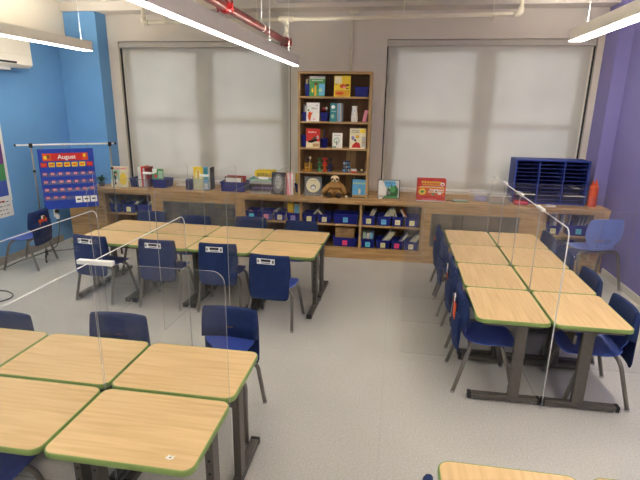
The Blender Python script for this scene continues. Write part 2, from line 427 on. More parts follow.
def grille(x0, x1, sx0, sx1, label):
    t = thing('radiator_cover', label, 'radiator cover', ((x0+x1)/2, YC, 0))
    b = MB().m('oak')
    b.box(x0, sx0, YC, YC+.03, .0, .775); b.box(sx1, x1, YC, YC+.03, .0, .775)
    b.box(sx0, sx1, YC, YC+.03, .70, .775); b.box(sx0, sx1, YC, YC+.03, .0, .24)
    b.build('frame', t, world=True)
    b = MB().m('grille_metal')
    for r in (sx0, sx1-.02): b.box(r, r+.02, YC+.006, YC+.016, .24, .70)
    for z in (.24, .685): b.box(sx0+.02, sx1-.02, YC+.006, YC+.016, z, z+.015)
    x = sx0+.02
    while x < sx1-.03:
        b.box(x+.004, x+.0125, YC+.008, YC+.014, .255, .685); x += .0165
    for k in range(3):
        z = .36+k*.11; b.box(sx0+.02, sx1-.02, YC+.0145, YC+.019, z, z+.006)
    b.build('grille', t, world=True)
    b = MB().m('grille_backing').box(sx0-.01, sx1+.01, YC+.10, YC+.12, .2, .74)
    b.m('charcoal')
    for k in range(9):
        xx = sx0+.08+k*(sx1-sx0-.16)/8; b.box(xx-.03, xx+.03, YC+.055, YC+.0999, .27, .66)
    b.build('radiator', t, world=True)
grille(-3.435, -2.105, -3.30, -2.20, 'oak radiator cover with steel grille under the left window')
grille(.425, 1.925, .515, 1.64, 'oak radiator cover with steel grille under the right window')
o = tag(center(MB().m('oak').box(2.565, 2.70, YC, 6.645, 0, .775).build('filler_panel')), 'oak filler panel between low bookcase and purple wall', 'panel')

# tall bookcase on the counter
t = thing('tall_bookcase', 'tall oak bookcase with open shelves standing on the counter between the windows', 'bookcase', (-.83, 6.4, ZT))
TX0, TX1, TY0, TY1 = -1.315, -.35, 6.40, 6.72
MB().m('oak_upright').box(TX0, TX0+.03, TY0, TY1, ZT+.001, 2.485).build('side_panel', t, world=True)
MB().m('oak_upright').box(TX1-.03, TX1, TY0, TY1, ZT+.001, 2.485).build('side_panel', t, world=True)
MB().m('oak').box(TX0+.03, TX1-.03, TY0, TY1, 2.455, 2.485).build('top_board', t, world=True)
SH = [1.185, 1.51, 1.855, 2.175]
for z in SH: MB().m('oak').box(TX0+.03, TX1-.03, TY0+.003, TY1-.012, z-.022, z).build('shelf', t, world=True)
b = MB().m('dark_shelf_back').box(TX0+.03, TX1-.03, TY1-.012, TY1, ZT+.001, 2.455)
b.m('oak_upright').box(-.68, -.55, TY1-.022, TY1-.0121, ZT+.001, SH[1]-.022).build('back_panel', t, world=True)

# ------------------------------------------------------------------ small shelf objects
GRP = {}
def bin_(cx, y, z, w, d, h, label, note=None, cat='bin', group='blue book bins', solid='bin_blue'):
    t = thing('storage_bin', label, cat, (cx, y+d/2, z), 0, group)
    b = MB().m(solid); tp = .012
    x0, x1 = -w/2+tp, w/2-tp; X0, X1 = -w/2, w/2; y0, y1 = -d/2+tp, d/2-tp; Y0, Y1 = -d/2, d/2; th = .006
    P = [[(x0,y0,0),(x1,y0,0),(x1,y1,0),(x0,y1,0)], [(X0,Y0,h),(X1,Y0,h),(X1,Y1,h),(X0,Y1,h)],
         [(X0+th,Y0+th,h),(X1-th,Y0+th,h),(X1-th,Y1-th,h),(X0+th,Y1-th,h)], [(x0+th,y0+th,th),(x1-th,y0+th,th),(x1-th,y1-th,th),(x0+th,y1-th,th)]]
    V = [[b.bm.verts.new(p) for p in r] for r in P]; fs = []
    for r in range(3):
        for k in range(4): fs.append(b.bm.faces.new((V[r][k], V[r][(k+1) % 4], V[r+1][(k+1) % 4], V[r+1][k])))
    fs.append(b.bm.faces.new(V[0][::-1])); fs.append(b.bm.faces.new(V[3])); b._new(fs)
    b.build('tub', t)
    r = MB().m(solid)
    for a in ((X0-.006, X1+.006, Y0-.008, Y0), (X0-.006, X1+.006, Y1, Y1+.008), (X0-.008, X0, Y0, Y1), (X1, X1+.008, Y0, Y1)): r.box(*a, h-.014, h)
    r.build('rim', t)
    if note:
        s = .068
        M = TR((.0), -d/2+.003, h*.42) @ RX(-4)
        n = MB().m(note).box(-s/2, s/2, -.004, -.001, -s/2, s/2, rot=M)
        n.m('charcoal' if note != 'c_navy' else 'c_lgrey').box(-s*.3, s*.24, -.0046, -.0041, s*.08, s*.13, rot=M).box(-s*.25, s*.1, -.0046, -.0041, -s*.18, -s*.14, rot=M)
        n.build('label_card', t)['label'] = note[2:].replace('paleyel', 'pale yellow').replace('hotpink', 'bright pink')+' label card'
    return t
def slab_book(x, y, z, w, h, t, cover, label, tilt=0, lean=0, yaw=0, art=None, pages=True, name='book', cat='book', group=None, wd=None):
    """book standing with its front cover facing the room: w wide, h tall, t thick"""
    o = thing(name, label, cat, (x, y, z), math.radians(yaw), group)
    M = RX(-lean) @ RY(tilt)
    lift = TR(0, 0, abs(math.sin(math.radians(tilt)))*w/2)
    M = lift @ M
    MB().m(cover).box(-w/2, w/2, 0, .0025, 0, h, rot=M).box(-w/2, w/2, t-.0025, t, 0, h, rot=M).box(-w/2, -w/2+.0025, .0025, t-.0025, 0, h, rot=M).build('cover', o)
    if pages: MB().m('c_cream').box(-w/2+.0026, w/2-.004, .0026, t-.0026, .003, h-.003, rot=M).build('pages', o)
    if art:
        b = MB()
        for k, (mm, kind, a) in enumerate(art):
            b.m(mm); e = -.0004-.0003*k
            if kind == 'r':   # u0,u1,v0,v1 in 0..1
                b.box(-w/2+a[0]*w, -w/2+a[1]*w, e, -.0001, a[2]*h, a[3]*h, rot=M)
            elif kind == 'e':
                pts = [(-w/2+a[0]*w+a[2]*w*math.cos(q), a[1]*h+a[3]*h*math.sin(q)) for q in [2*PI*i/20 for i in range(20)]]
                b.prism(pts, .0001, -e, mtx=M @ RX(90))
            elif kind == 'p':
                b.prism([(-w/2+u*w, v*h) for u, v in a], .0001, -e, mtx=M @ RX(90))
            elif kind == 't':  # line of lettering-like strokes
                rr = random.Random(int(a[0]*1000+a[2]*77)); u = a[0]
                while u < a[1]:
                    du = rr.uniform(.02, .05)
                    b.box(-w/2+u*w, -w/2+(u+du*.55)*w, e, -.0001, a[2]*h, (a[2]+(a[3]-a[2])*rr.uniform(.6, 1))*h, rot=M); u += du*1.15
        b.build('cover_art', o)
    return o
def spine_row(x, y, z, specs, labelf, group, depth=.16):
    """books standing in a bin or on a shelf with the spine to the room; specs = (thickness, height, material)"""
    for i, (tk, h, c) in enumerate(specs):
        o = thing('book', labelf(i, c), 'book', (x+tk/2, y, z), 0, group)
        MB().m(c).box(-tk/2, tk/2, 0, .003, 0, h).box(-tk/2, -tk/2+.0015, .003, depth, 0, h).box(tk/2-.0015, tk/2, .003, depth, 0, h).build('cover', o)
        MB().m('c_cream').box(-tk/2+.0016, tk/2-.0016, .004, depth-.004, .002, h-.003).build('pages', o)
        x += tk+.002
def cname(c): return {'c_lgrey':'light grey','c_dred':'dark red','c_dgreen':'dark green','c_paleyel':'pale yellow','c_hotpink':'bright pink','c_sky':'sky blue'}.get(c, c[2:] if c.startswith('c_') else c.replace('_',' '))

# --- tall bookcase, top shelf
Z = SH[3]
bin_(-1.185, 6.46, Z, .10, .2, .155, 'small blue bin holding papers at left of the top shelf')
spine_row(-1.222, 6.49, Z+.008, [(.016,.21,'c_cream'), (.018,.20,'c_brown'), (.016,.215,'c_lgrey')], lambda i, c: cname(c)+' booklet in the small bin on the top shelf', 'booklets in the top shelf bin', .14)
slab_book(-1.065, 6.43, Z, .205, .255, .02, 'c_green', 'green picture book facing out on the top shelf', lean=4, art=[
    ('c_lgrey','r',(0,1,.86,1)), ('c_sky','r',(.62,.98,.05,.62)), ('c_gold','p',[(.3,.03),(.45,.03),(.42,.55),(.34,.5)]), ('c_mint','e',(.72,.3,.12,.1)), ('c_brown','e',(.4,.62,.12,.07)), ('c_white','t',(.15,.85,.76,.82)), ('c_yellow','e',(.2,.3,.06,.12))])
slab_book(-.735, 6.43, Z, .215, .262, .02, 'c_yellow', 'yellow picture book facing out on the top shelf', lean=4, art=[
    ('c_cream','r',(.04,.45,.62,.96)), ('c_gold','r',(.05,.95,.03,.32)), ('c_orange','e',(.55,.5,.2,.1)), ('c_brown','r',(.72,.9,.5,.6)), ('black','r',(.74,.88,.36,.41)), ('c_orange','e',(.35,.16,.25,.07)), ('c_pink','e',(.62,.45,.09,.06)), ('black','e',(.12,.58,.04,.02))])
bin_(-.485, 6.45, Z, .175, .22, .125, 'wide empty blue bin at right of the top shelf')
# --- second shelf
Z = SH[2]
bin_(-1.235, 6.46, Z, .07, .2, .12, 'narrow blue bin behind the white book on the second shelf')
spine_row(-1.258, 6.50, Z+.008, [(.014,.205,'c_lgrey'), (.014,.19,'c_white')], lambda i, c: cname(c)+' booklet in the narrow bin on the second shelf', 'booklets in the second shelf bin', .12)
slab_book(-1.12, 6.43, Z, .175, .24, .018, 'c_white', 'white picture book with orange figure on the second shelf', lean=4, art=[
    ('c_orange','p',[(.2,.04),(.3,.04),(.38,.3),(.5,.5),(.34,.46),(.3,.55),(.18,.5),(.12,.3)]), ('c_grey','t',(.4,.85,.66,.76)), ('c_green','e',(.17,.6,.07,.05)), ('c_pink','e',(.6,.12,.08,.04)), ('charcoal','e',(.8,.85,.05,.02))])
bin_(-.972, 6.47, Z, .10, .18, .115, 'small blue bin with wrapped things on the second shelf')
o = tag(center(MB().m('c_dred').ellipsoid((-.985, 6.54, Z+.150), (.03,.03,.035)).m('c_white').ellipsoid((-.955, 6.545, Z+.165), (.02,.02,.025)).build('soft_toy')), 'red and white soft toy in the small second shelf bin', 'toy')
slab_book(-.845, 6.44, Z, .085, .235, .015, 'c_teal', 'teal picture book partly covered on the second shelf', lean=3, art=[('c_mint','e',(.4,.3,.25,.12)), ('c_white','e',(.45,.8,.3,.1)), ('c_white','t',(.2,.9,.55,.6))])
spine_row(-.795, 6.43, Z, [(.016,.235,'c_lgrey'), (.016,.238,'c_sky'), (.018,.236,'c_lgrey'), (.016,.233,'c_grey')], lambda i, c: 'thin pale book in the row beside the teal book', 'pale books beside the teal book')
t = thing('vase', 'white ceramic vase on the second shelf', 'vase', (-.57, 6.5, Z))
MB().m('c_white').lathe(0, 0, [(.040,0),(.044,.01),(.046,.06),(.040,.12),(.034,.16),(.037,.20),(.033,.205),(.030,.19),(.030,.17)], 24).build('body', t)
MB().m('c_lgrey').ellipsoid((0,-.036,.14), (.008,.006,.008)).ellipsoid((0,-.043,.045), (.008,.006,.008)).build('ornament', t)
slab_book(-.44, 6.44, Z, .045, .15, .13, 'c_pink', 'small pink notebook leaning at right of the second shelf', tilt=12)
# --- third shelf
Z = SH[1]
bin_(-1.235, 6.46, Z, .08, .2, .16, 'blue bin tucked behind the red book on the third shelf')
slab_book(-1.115, 6.43, Z, .185, .25, .018, 'c_red', 'red picture book facing out on the third shelf', lean=4, art=[
    ('c_cream','r',(0,1,0,.33)), ('c_white','t',(.15,.75,.78,.87)), ('black','p',[(.1,.28),(.4,.25),(.8,.36),(.75,.55),(.6,.6),(.45,.42),(.2,.36)]), ('c_brown','e',(.6,.5,.12,.08)), ('c_lgrey','e',(.85,.55,.08,.1)), ('c_tan','r',(.5,.95,.05,.22))])
t = thing('pencil_cup', 'blue pencil cup beside the red book on the third shelf', 'cup', (-.97, 6.5, Z))
MB().m('bin_blue').lathe(0, 0, [(.044,0),(.05,.11),(.052,.125),(.047,.125),(.04,.01)], 20).build('cup', t)
for i in range(4):
    a = i*1.6; px, py = .02*math.cos(a), .02*math.sin(a)
    tag(center(MB().m(('c_dred','charcoal','c_gold','c_navy')[i]).tube([(-.97+px, 6.5+py, Z+.02), (-.97+px*1.9, 6.5+py*1.6, Z+.215+.01*i)], .0045, 6).build('pencil')), ('dark red','charcoal','golden','navy')[i]+' pencil standing in the blue pencil cup', 'pencil')
slab_book(-.785, 6.44, Z, .135, .20, .015, 'c_white', 'small white book with green drawing on the third shelf', lean=4, art=[('c_mint','e',(.45,.5,.3,.2)), ('c_white','e',(.45,.5,.2,.13)), ('c_green','r',(.1,.4,.03,.12)), ('c_grey','t',(.2,.8,.82,.88)), ('c_grey','r',(.42,.5,.2,.5))])
slab_book(-.51, 6.43, Z, .215, .265, .02, 'c_cream', 'picture book with yellow corner and red shape on the third shelf', lean=4, art=[
    ('c_yellow','r',(.62,.98,.78,.98)), ('c_red','p',[(.12,.05),(.7,.05),(.62,.28),(.4,.34),(.2,.2)]), ('charcoal','t',(.1,.6,.86,.92)), ('c_brown','t',(.1,.6,.78,.83)), ('c_gold','e',(.48,.6,.1,.08)), ('black','e',(.34,.42,.06,.06)), ('c_lgrey','r',(.76,.97,.1,.6)), ('c_lavender','e',(.2,.52,.1,.1)), ('c_tan','r',(.76,.97,.3,.36))])
# --- fourth shelf
Z = SH[0]
t = thing('utensil_basket', 'gold wire basket with utensils at left of the fourth shelf', 'basket', (-1.19, 6.5, Z))
b = MB().m('c_gold')
for zz, r in ((.004,.045), (.05,.05), (.10,.056)):
    b.tube([(r*math.cos(2*PI*k/20), r*math.sin(2*PI*k/20), zz) for k in range(20)], .003, 6, closed=True)
for k in range(14):
    a = 2*PI*k/14; b.tube([(.045*math.cos(a), .045*math.sin(a), .004), (.056*math.cos(a), .056*math.sin(a), .10)], .002, 5)
b.lathe(0, 0, [(.045,0),(.045,.004)], 20); b.build('wire_body', t)
for i, (dx, h, c) in enumerate(((-.02,.17,'charcoal'), (.0,.15,'black'), (.022,.18,'c_cream'))):
    tag(center(MB().m(c).tube([(-1.19+dx*.6, 6.5, Z+.008), (-1.19+dx*1.3, 6.5, Z+h)], [.004, .004], 6).ellipsoid((-1.19+dx*1.35, 6.5, Z+h), (.014,.006,.02)).build('spoon')), ('charcoal','black','cream')[i]+' spoon standing in the gold wire basket', 'spoon')
k = 0
for cx, cc, zz in ((-1.03,'c_green',0), (-.955,'c_orange',0), (-.88,'c_navy',0), (-1.03,'c_dgreen',1), (-.955,'c_red',1), (-.88,'black',1)):
    pos = 'lower' if zz == 0 else 'upper'
    zb = Z+.001+zz*.092
    t = thing('toy_spool', pos+' '+{'c_green':'green','c_orange':'orange','c_navy':'navy','c_dgreen':'dark green','c_red':'red','black':'black'}[cc]+' spool in the stack on the fourth shelf', 'toy', (cx, 6.5, zb))
    MB().m(cc).lathe(0, 0, [(.032,0),(.033,.022),(.014,.03),(.012,.062),(.014,.068),(.033,.076),(.033,.09),(.0005,.0905)], 18).build('spool', t)
t = thing('block_holder', 'grey blue holder with small compartments on the fourth shelf', 'holder', (-.655, 6.48, Z))
b = MB().m('c_navy').box(-.05,.05,.06,.066,0,.15)
for x in (-.05,-.018,.014,.046): b.box(x, x+.004, 0, .06, 0, .15)
for z in (0,.05,.1,.146): b.box(-.05,.05, 0,.06, z, z+.004)
b.build('case', t)
b = MB()
for i in range(3):
    for j in range(3): b.m(('c_sky','c_grey','c_lgrey')[(i+j) % 3]).box(-.042+i*.032, -.022+i*.032, .005, .05, .006+j*.049, .038+j*.049)
b.build('block', t)
o = thing('eraser_box', 'small red and white box at right of the fourth shelf', 'box', (-.555, 6.5, Z))
MB().m('c_white').box(-.035,.035,-.02,.02,.02,.048, bevel=.002).build('lid', o); MB().m('c_red').box(-.035,.035,-.02,.02,0,.0199).build('base', o)
o = thing('tape_roll', 'black round tape roll at right end of the fourth shelf', 'tape', (-.445, 6.5, Z+.037))
b = MB().m('black').tube([(0,-.015,0),(0,.015,0)], .036, 20); b.build('roll', o)
MB().m('c_tan').tube([(0,-.017,0),(0,.017,0)], .018, 16).build('core', o)
# --- bottom of the tall bookcase (stands on the counter)
Z = ZT+.001
slab_book(-1.105, 6.43, Z, .235, .262, .02, 'c_grey', 'grey picture book with round white portrait beside the plush sloth', lean=4, art=[
    ('c_cream','e',(.5,.55,.42,.38)), ('c_grey','e',(.5,.45,.16,.14)), ('c_white','e',(.5,.43,.12,.10)), ('charcoal','t',(.3,.7,.78,.82)), ('charcoal','e',(.44,.48,.02,.02)), ('charcoal','e',(.56,.48,.02,.02)), ('c_lgrey','t',(.1,.9,.04,.1))])
slab_book(-.475, 6.44, Z, .215, .262, .016, 'black', 'black framed book with blue cover at right behind the plush sloth', lean=4, art=[
    ('c_sky','r',(.1,.97,.14,.94)), ('c_tan','r',(.1,.97,.03,.14)), ('c_mint','r',(.12,.95,.70,.78)), ('c_cream','r',(.5,.62,.2,.45))])
slab_book(-.93, 6.56, Z, .10, .26, .02, 'black', 'black book standing behind the plush sloth', lean=3)
# plush sloth: one continuous furry body, with face, pads and claws as parts
def plush():
    t = thing('plush_sloth', 'brown plush sloth sitting in the bottom of the tall bookcase', 'plush toy', (-.80, 6.47, Z))
    me = bpy.data.meshes.new('body'); J = {}
    verts = [(0,0,.075), (0,.005,.13), (0,0,.175), (0,-.012,.215), (-.075,-.02,.13), (-.13,-.05,.07), (-.15,-.07,.03), (.075,-.02,.13), (.12,-.05,.08), (.135,-.07,.04), (-.05,-.04,.05), (-.055,-.10,.04), (.05,-.04,.05), (.06,-.10,.035)]
    rad = [.088,.088,.055,.062,.042,.036,.026,.042,.036,.028,.05,.042,.05,.042]
    ed = [(0,1),(1,2),(2,3),(1,4),(4,5),(5,6),(1,7),(7,8),(8,9),(0,10),(10,11),(0,12),(12,13)]
    me.from_pydata(verts, ed, []); o = bpy.data.objects.new('body', me); C.objects.link(o)
    sk = o.modifiers.new('skin', 'SKIN'); sk.use_smooth_shade = True
    for v, r in zip(me.skin_vertices[0].data, rad): v.radius = (r, r)
    me.skin_vertices[0].data[0].use_root = True
    o.modifiers.new('sub', 'SUBSURF').levels = 2
    bpy.context.view_layer.update()
    m2 = bpy.data.meshes.new_from_object(o.evaluated_get(bpy.context.evaluated_depsgraph_get()))
    bpy.data.objects.remove(o)
    m2.materials.clear(); m2.materials.append(MATS['c_fur'])
    for p in m2.polygons: p.use_smooth = True
    o = bpy.data.objects.new('body', m2); C.objects.link(o); o.parent = t; t.scale = (1.12, 1.0, 1.13)
    zmin = min(v.co.z for v in m2.vertices); m2.transform(TR(0, 0, -zmin))
    d = -zmin
    MB().m('c_palefur').ellipsoid((0,-.052,.222+d), (.052,.03,.042)).build('face', t)
    b = MB().m('c_darkfur')
    for s in (-1, 1): b.ellipsoid((s*.028,-.072,.222+d), (.022,.014,.012), mtx=RY(s*25))
    b.build('eye_patch', t)
    MB().m('black').ellipsoid((0,-.085,.210+d), (.010,.008,.007)).ellipsoid((-.022,-.085,.224+d), (.005,.004,.005)).ellipsoid((.022,-.085,.224+d), (.005,.004,.005)).tube([(-.018,-.079,.198+d), (0,-.083,.192+d), (.018,-.079,.198+d)], .0018, 6).build('nose_and_eyes', t)
    for s in (-1, 1): MB().m('c_darkfur').ellipsoid((s*.058,-.137,.037+d), (.036,.014,.036)).build('foot_pad', t)
    for s in (-1, 1):
        b = MB().m('c_cream')
        for q in (-1,0,1): b.tube([(s*.15+q*.01,-.085,.03+d), (s*.152+q*.012,-.105,.018+d), (s*.152+q*.012,-.108,.006+d)], [.005,.004,.002], 6)
        b.build('claw', t)
plush()

# --- on the counter, left of the tall bookcase
t = thing('potted_plant', 'small dark green plant at the blue wall end of the counter', 'plant', (-4.34, 6.5, ZT))
MB().m('charcoal').lathe(0, 0, [(.035,0),(.045,.05),(.048,.055),(.04,.05)], 16).build('pot', t)
b = MB().m('c_dgreen'); rr = random.Random(3)
for i in range(34):
    a = rr.uniform(0, 2*PI); L = rr.uniform(.04, .10); zt_ = rr.uniform(.08, .16); w = .012
    p0 = Vector((0,0,.05)); p1 = Vector((L*.55*math.cos(a), L*.55*math.sin(a), zt_)); p2 = Vector((L*math.cos(a), L*math.sin(a), zt_-.03*rr.random()))
    s = Vector((-math.sin(a), math.cos(a), 0))*w
    b.grid([[p0-s*.2, p0+s*.2], [(p0+p1)/2-s*.5+Vector((0,0,.005)), (p0+p1)/2+s*.5], [p1-s, p1+s], [p2-s*.15, p2+s*.15]])
o = b.build('leaves', t); sm = o.modifiers.new('thick', 'SOLIDIFY'); sm.thickness = .0015
slab_book(-4.03, 6.46, ZT, .265, .305, .018, 'c_cream', 'large pale yellow and green picture book beside the chart stand', lean=8, art=[
    ('c_mint','r',(0,.5,.3,.85)), ('c_hotpink','t',(.08,.92,.86,.96)), ('c_yellow','e',(.72,.4,.22,.3)), ('charcoal','p',[(.2,.1),(.3,.12),(.34,.35),(.28,.55),(.38,.66),(.3,.78),(.18,.72),(.16,.5),(.24,.3)]), ('c_tan','e',(.3,.6,.1,.08)), ('c_dgreen','e',(.22,.7,.08,.05)), ('c_white','e',(.35,.3,.08,.1))])
bin_(-3.81, 6.5, ZT, .15, .25, .13, 'dark blue bin behind the large pale picture book', solid='c_navy')
bin_(-3.66, 6.47, ZT, .2, .26, .13, 'clear fronted bin of red and white books on the counter', solid='clear_plastic', group='counter bins')
spine_row(-3.745, 6.50, ZT+.008, [(.05,.29,'c_white'), (.03,.30,'c_red'), (.025,.28,'c_lgrey'), (.03,.29,'c_dred')], lambda i, c: cname(c)+' book in the clear fronted bin', 'books in the clear fronted bin', .2)
bin_(-3.42, 6.5, ZT, .22, .25, .13, 'blue bin with a green book beside the clear fronted bin')
slab_book(-3.45, 6.52, ZT+.01, .17, .27, .02, 'c_green', 'green book with white corner standing in a blue counter bin', lean=5, art=[('c_white','p',[(0,1),(.45,1),(.4,.8),(0,.7)]), ('c_red','e',(.3,.6,.15,.1)), ('c_mint','r',(.55,.95,.5,.9))])
tag(center(MB().m('c_white').box(-3.27, -2.99, 6.75, 6.83, ZT+.0005, ZT+.03, bevel=.004).build('paper_roll_box')), 'long low white box at the foot of the left blind', 'box')
t = thing('desk_speaker', 'small dark box speaker beside the yellow magazines', 'speaker', (-2.94, 6.5, ZT))
MB().m('c_navy').box(-.045,.045,-.05,.05,0,.155, bevel=.008).build('body', t)
MB().m('black').tube([(0,-.052,.05),(0,-.048,.05)], .032, 16).tube([(0,-.052,.115),(0,-.048,.115)], .02, 16).build('cone', t)
t = thing('magazine_holder', 'clear magazine holder with yellow and blue magazines', 'magazine holder', (-2.755, 6.47, ZT), 0)
b = MB().m('clear_plastic').box(-.13,.13,0,.003,0,.17).box(-.13,-.127,.003,.2,0,.2).box(.127,.13,.003,.2,0,.2).box(-.13,.13,.2,.203,0,.22).box(-.127,.127,.003,.2,0,.003).build('shell', t)
slab_book(-2.80, 6.48, ZT+.006, .14, .33, .02, 'c_yellow', 'yellow magazine in the clear holder on the counter', lean=2, art=[('c_paleyel','e',(.5,.5,.35,.4)), ('c_gold','r',(.42,.6,.3,.85)), ('c_green','t',(.2,.8,.22,.3))], name='magazine', cat='magazine')
slab_book(-2.80, 6.477, ZT+.006, .15, .16, .002, 'c_paleyel', 'pale yellow card in front of the yellow magazine', pages=False, art=[('c_dgreen','p',[(.3,.3),(.6,.5),(.55,.6),(.7,.8),(.4,.62)]), ('c_cream','r',(.1,.9,.05,.14))], name='card', cat='card')
slab_book(-2.685, 6.48, ZT+.006, .07, .33, .03, 'c_sky', 'blue magazine in the clear holder on the counter', lean=2, art=[('c_teal','r',(.1,.9,.45,.95)), ('c_white','r',(.1,.9,.05,.3))], name='magazine', cat='magazine')
spine_row(-2.648, 6.51, ZT+.006, [(.014,.325,'c_white'), (.012,.32,'charcoal')], lambda i, c: cname(c)+' folder at right end of the magazine holder', 'folders in the magazine holder', .15)
bin_(-2.28, 6.46, ZT, .36, .27, .14, 'wide blue bin of flat books left of the yellow board game', group='counter bins')
slab_book(-2.29, 6.52, ZT+.01, .26, .20, .03, 'c_brown', 'brown and white book in the wide blue counter bin', lean=6, art=[('c_white','r',(.06,.94,.1,.9)), ('c_pink','t',(.2,.8,.5,.62))])
slab_book(-2.26, 6.57, ZT+.01, .28, .21, .02, 'c_dred', 'dark red book behind the white book in the wide counter bin', lean=6)
bin_(-1.99, 6.52, ZT, .13, .25, .13, 'blue bin left of the stacked board games', group='counter bins')
def flatbox(x, y, z, w, d, h, c, label, art=None, yaw=0, cat='game box', name='game_box', open_=None):
    o = thing(name, label, cat, (x, y, z), math.radians(yaw))
    MB().m(c).box(-w/2, w/2, -d/2, d/2, h*.25, h, bevel=.002).build('lid', o)
    MB().m('c_lgrey' if c != 'c_lgrey' else 'c_grey').box(-w/2+.003, w/2-.003, -d/2+.003, d/2-.003, 0, h*.25).build('tray', o)
    if art:
        b = MB()
        for k, (mm, kind, a) in enumerate(art):
            b.m(mm); e = -d/2-.0004-.0003*k; y1 = -d/2-.0001
            if kind == 'r': b.box(-w/2+a[0]*w, -w/2+a[1]*w, e, y1, a[2]*h, a[3]*h)
            elif kind == 'e':
                b.prism([(-w/2+a[0]*w+a[2]*w*math.cos(q), a[1]*h+a[3]*h*math.sin(q)) for q in [2*PI*i/20 for i in range(20)]], -y1, -e, mtx=RX(90))
            else:
                rr = random.Random(int(a[0]*100+a[2]*1000)); u = a[0]
                while u < a[1]:
                    du = rr.uniform(.03, .06); b.box(-w/2+u*w, -w/2+(u+du*.62)*w, e, y1, a[2]*h, (a[2]+(a[3]-a[2])*rr.uniform(.7, 1))*h); u += du*1.15
        b.build('side_print', o)
    return o
flatbox(-1.815, 6.53, ZT, .40, .22, .125, 'charcoal', 'dark patterned game box at the bottom of the counter stack', art=[('c_grey','t',(.05,.9,.1,.5)), ('c_lavender','t',(.1,.9,.55,.8))])
flatbox(-1.85, 6.55, ZT+.126, .34, .2, .035, 'c_lgrey', 'light grey thin box below the green game box')
flatbox(-1.86, 6.56, ZT+.162, .33, .2, .045, 'c_teal', 'teal green game box below the yellow game box', art=[('c_mint','r',(.05,.95,.2,.8))])
flatbox(-1.81, 6.55, ZT+.208, .26, .2, .11, 'c_yellow', 'bright yellow game box on top of the counter stack', art=[('charcoal','t',(.12,.75,.3,.8)), ('c_gold','e',(.85,.5,.08,.3))], yaw=-2)
slab_book(-1.60, 6.40, ZT, .20, .31, .03, 'charcoal', 'dark grey book with pale oval portrait left of the pink folder', lean=6, yaw=-8, art=[('c_grey','e',(.5,.5,.4,.45)), ('c_lgrey','e',(.5,.55,.25,.3)), ('c_grey','t',(.3,.7,.55,.62)), ('c_grey','t',(.3,.7,.4,.45)), ('c_grey','t',(.3,.7,.7,.74))])
slab_book(-1.485, 6.43, ZT, .06, .30, .16, 'c_dred', 'dark red book leaning beside the dark grey portrait book', tilt=-5)
slab_book(-1.425, 6.41, ZT, .085, .305, .02, 'c_pink', 'pink and white folder standing beside the tall bookcase', lean=3, art=[('c_white','r',(.62,.98,.02,.98)), ('c_white','p',[(0,1),(.3,1),(.55,0),(.45,0)])], name='folder', cat='folder')
bin_(-1.365, 6.62, ZT, .08, .2, .13, 'narrow blue bin against the tall bookcase side', group='counter bins')
slab_book(-1.365, 6.66, ZT+.01, .06, .26, .03, 'c_yellow', 'yellow book in the narrow bin against the tall bookcase')
# --- on the counter, right of the tall bookcase
o = slab_book(-.065, 6.47, ZT, .30, .255, .02, 'charcoal', 'landscape picture book with white house and green trees near the right window', lean=8, yaw=4, art=[
    ('c_lgrey','r',(.02,.96,.03,.97)), ('c_sky','r',(.3,.8,.6,.93)), ('c_white','p',[(.03,.2),(.38,.14),(.38,.6),(.2,.95),(.03,.93)]), ('c_dgreen','p',[(.4,.1),(.9,.08),(.93,.5),(.8,.72),(.68,.6),(.62,.8),(.55,.5),(.45,.6)]), ('c_green','e',(.68,.5,.12,.18)), ('c_green','r',(.3,.9,.04,.14)), ('charcoal','t',(.35,.8,.8,.86)), ('c_grey','e',(.5,.3,.1,.1))])
t = thing('correction_fluid', 'tiny white bottle lying in front of the landscape book', 'bottle', (-.165, 6.40, ZT+.014))
MB().m('c_white').tube([(-.03,0,0),(.02,.005,0)], .013, 12).build('bottle', t); MB().m('charcoal').tube([(.02,.005,0),(.04,.007,0)], .009, 12).build('cap', t)
t = flatbox(.49, 6.47, ZT, .37, .20, .07, 'c_red', 'flat red box under the tall red and yellow game box', art=[('c_pink','t',(.2,.7,.35,.6))])
t = thing('game_box', 'upright red and orange game box with yellow pictures on the flat red box', 'game box', (.49, 6.47, ZT+.071))
MB().m('c_red').box(-.185,.185,-.1,.06,0,.225, bevel=.002).build('box', t)
b = MB(); Y = -.1005
b.m('c_orange').box(-.165,.175,Y-.0005,Y,.008,.13).m('c_gold').box(-.185,.185,Y-.0008,Y,.108,.118)
rr = random.Random(5)
for (u0, u1, z0, z1, m_) in ((-.13,.12,.175,.205,'c_yellow'), (-.12,.11,.143,.168,'c_gold'), (-.15,.15,.120,.134,'c_cream'), (-.02,.16,.08,.1,'c_white'), (-.04,.15,.05,.075,'c_cream')):
    b.m(m_); u = u0
    while u < u1:
        du = rr.uniform(.014,.024); b.box(u, u+du*.66, Y-.0015, Y, z0, z0+(z1-z0)*rr.uniform(.75,1)); u += du
def disc(b, x, z, r, rz, y0, y1):
    b.prism([(x+r*math.cos(q), z+rz*math.sin(q)) for q in [2*PI*i/20 for i in range(20)]], -y1, -y0, mtx=RX(90))
b.m('c_yellow'); disc(b, -.115, .06, .048, .042, Y-.002, Y); b.m('c_green'); disc(b, -.115, .06, .02, .018, Y-.0024, Y)
b.m('c_white'); disc(b, .14, .165, .028, .024, Y-.002, Y); b.m('c_red'); disc(b, .14, .162, .014, .012, Y-.0024, Y)
b.m('c_white'); disc(b, .06, .075, .03, .022, Y-.002, Y); disc(b, .11, .045, .026, .018, Y-.002, Y); b.m('c_green'); disc(b, .03, .03, .024, .014, Y-.0022, Y); b.m('c_dred'); disc(b, .065, .072, .014, .012, Y-.0024, Y)
b.build('front_print', t)
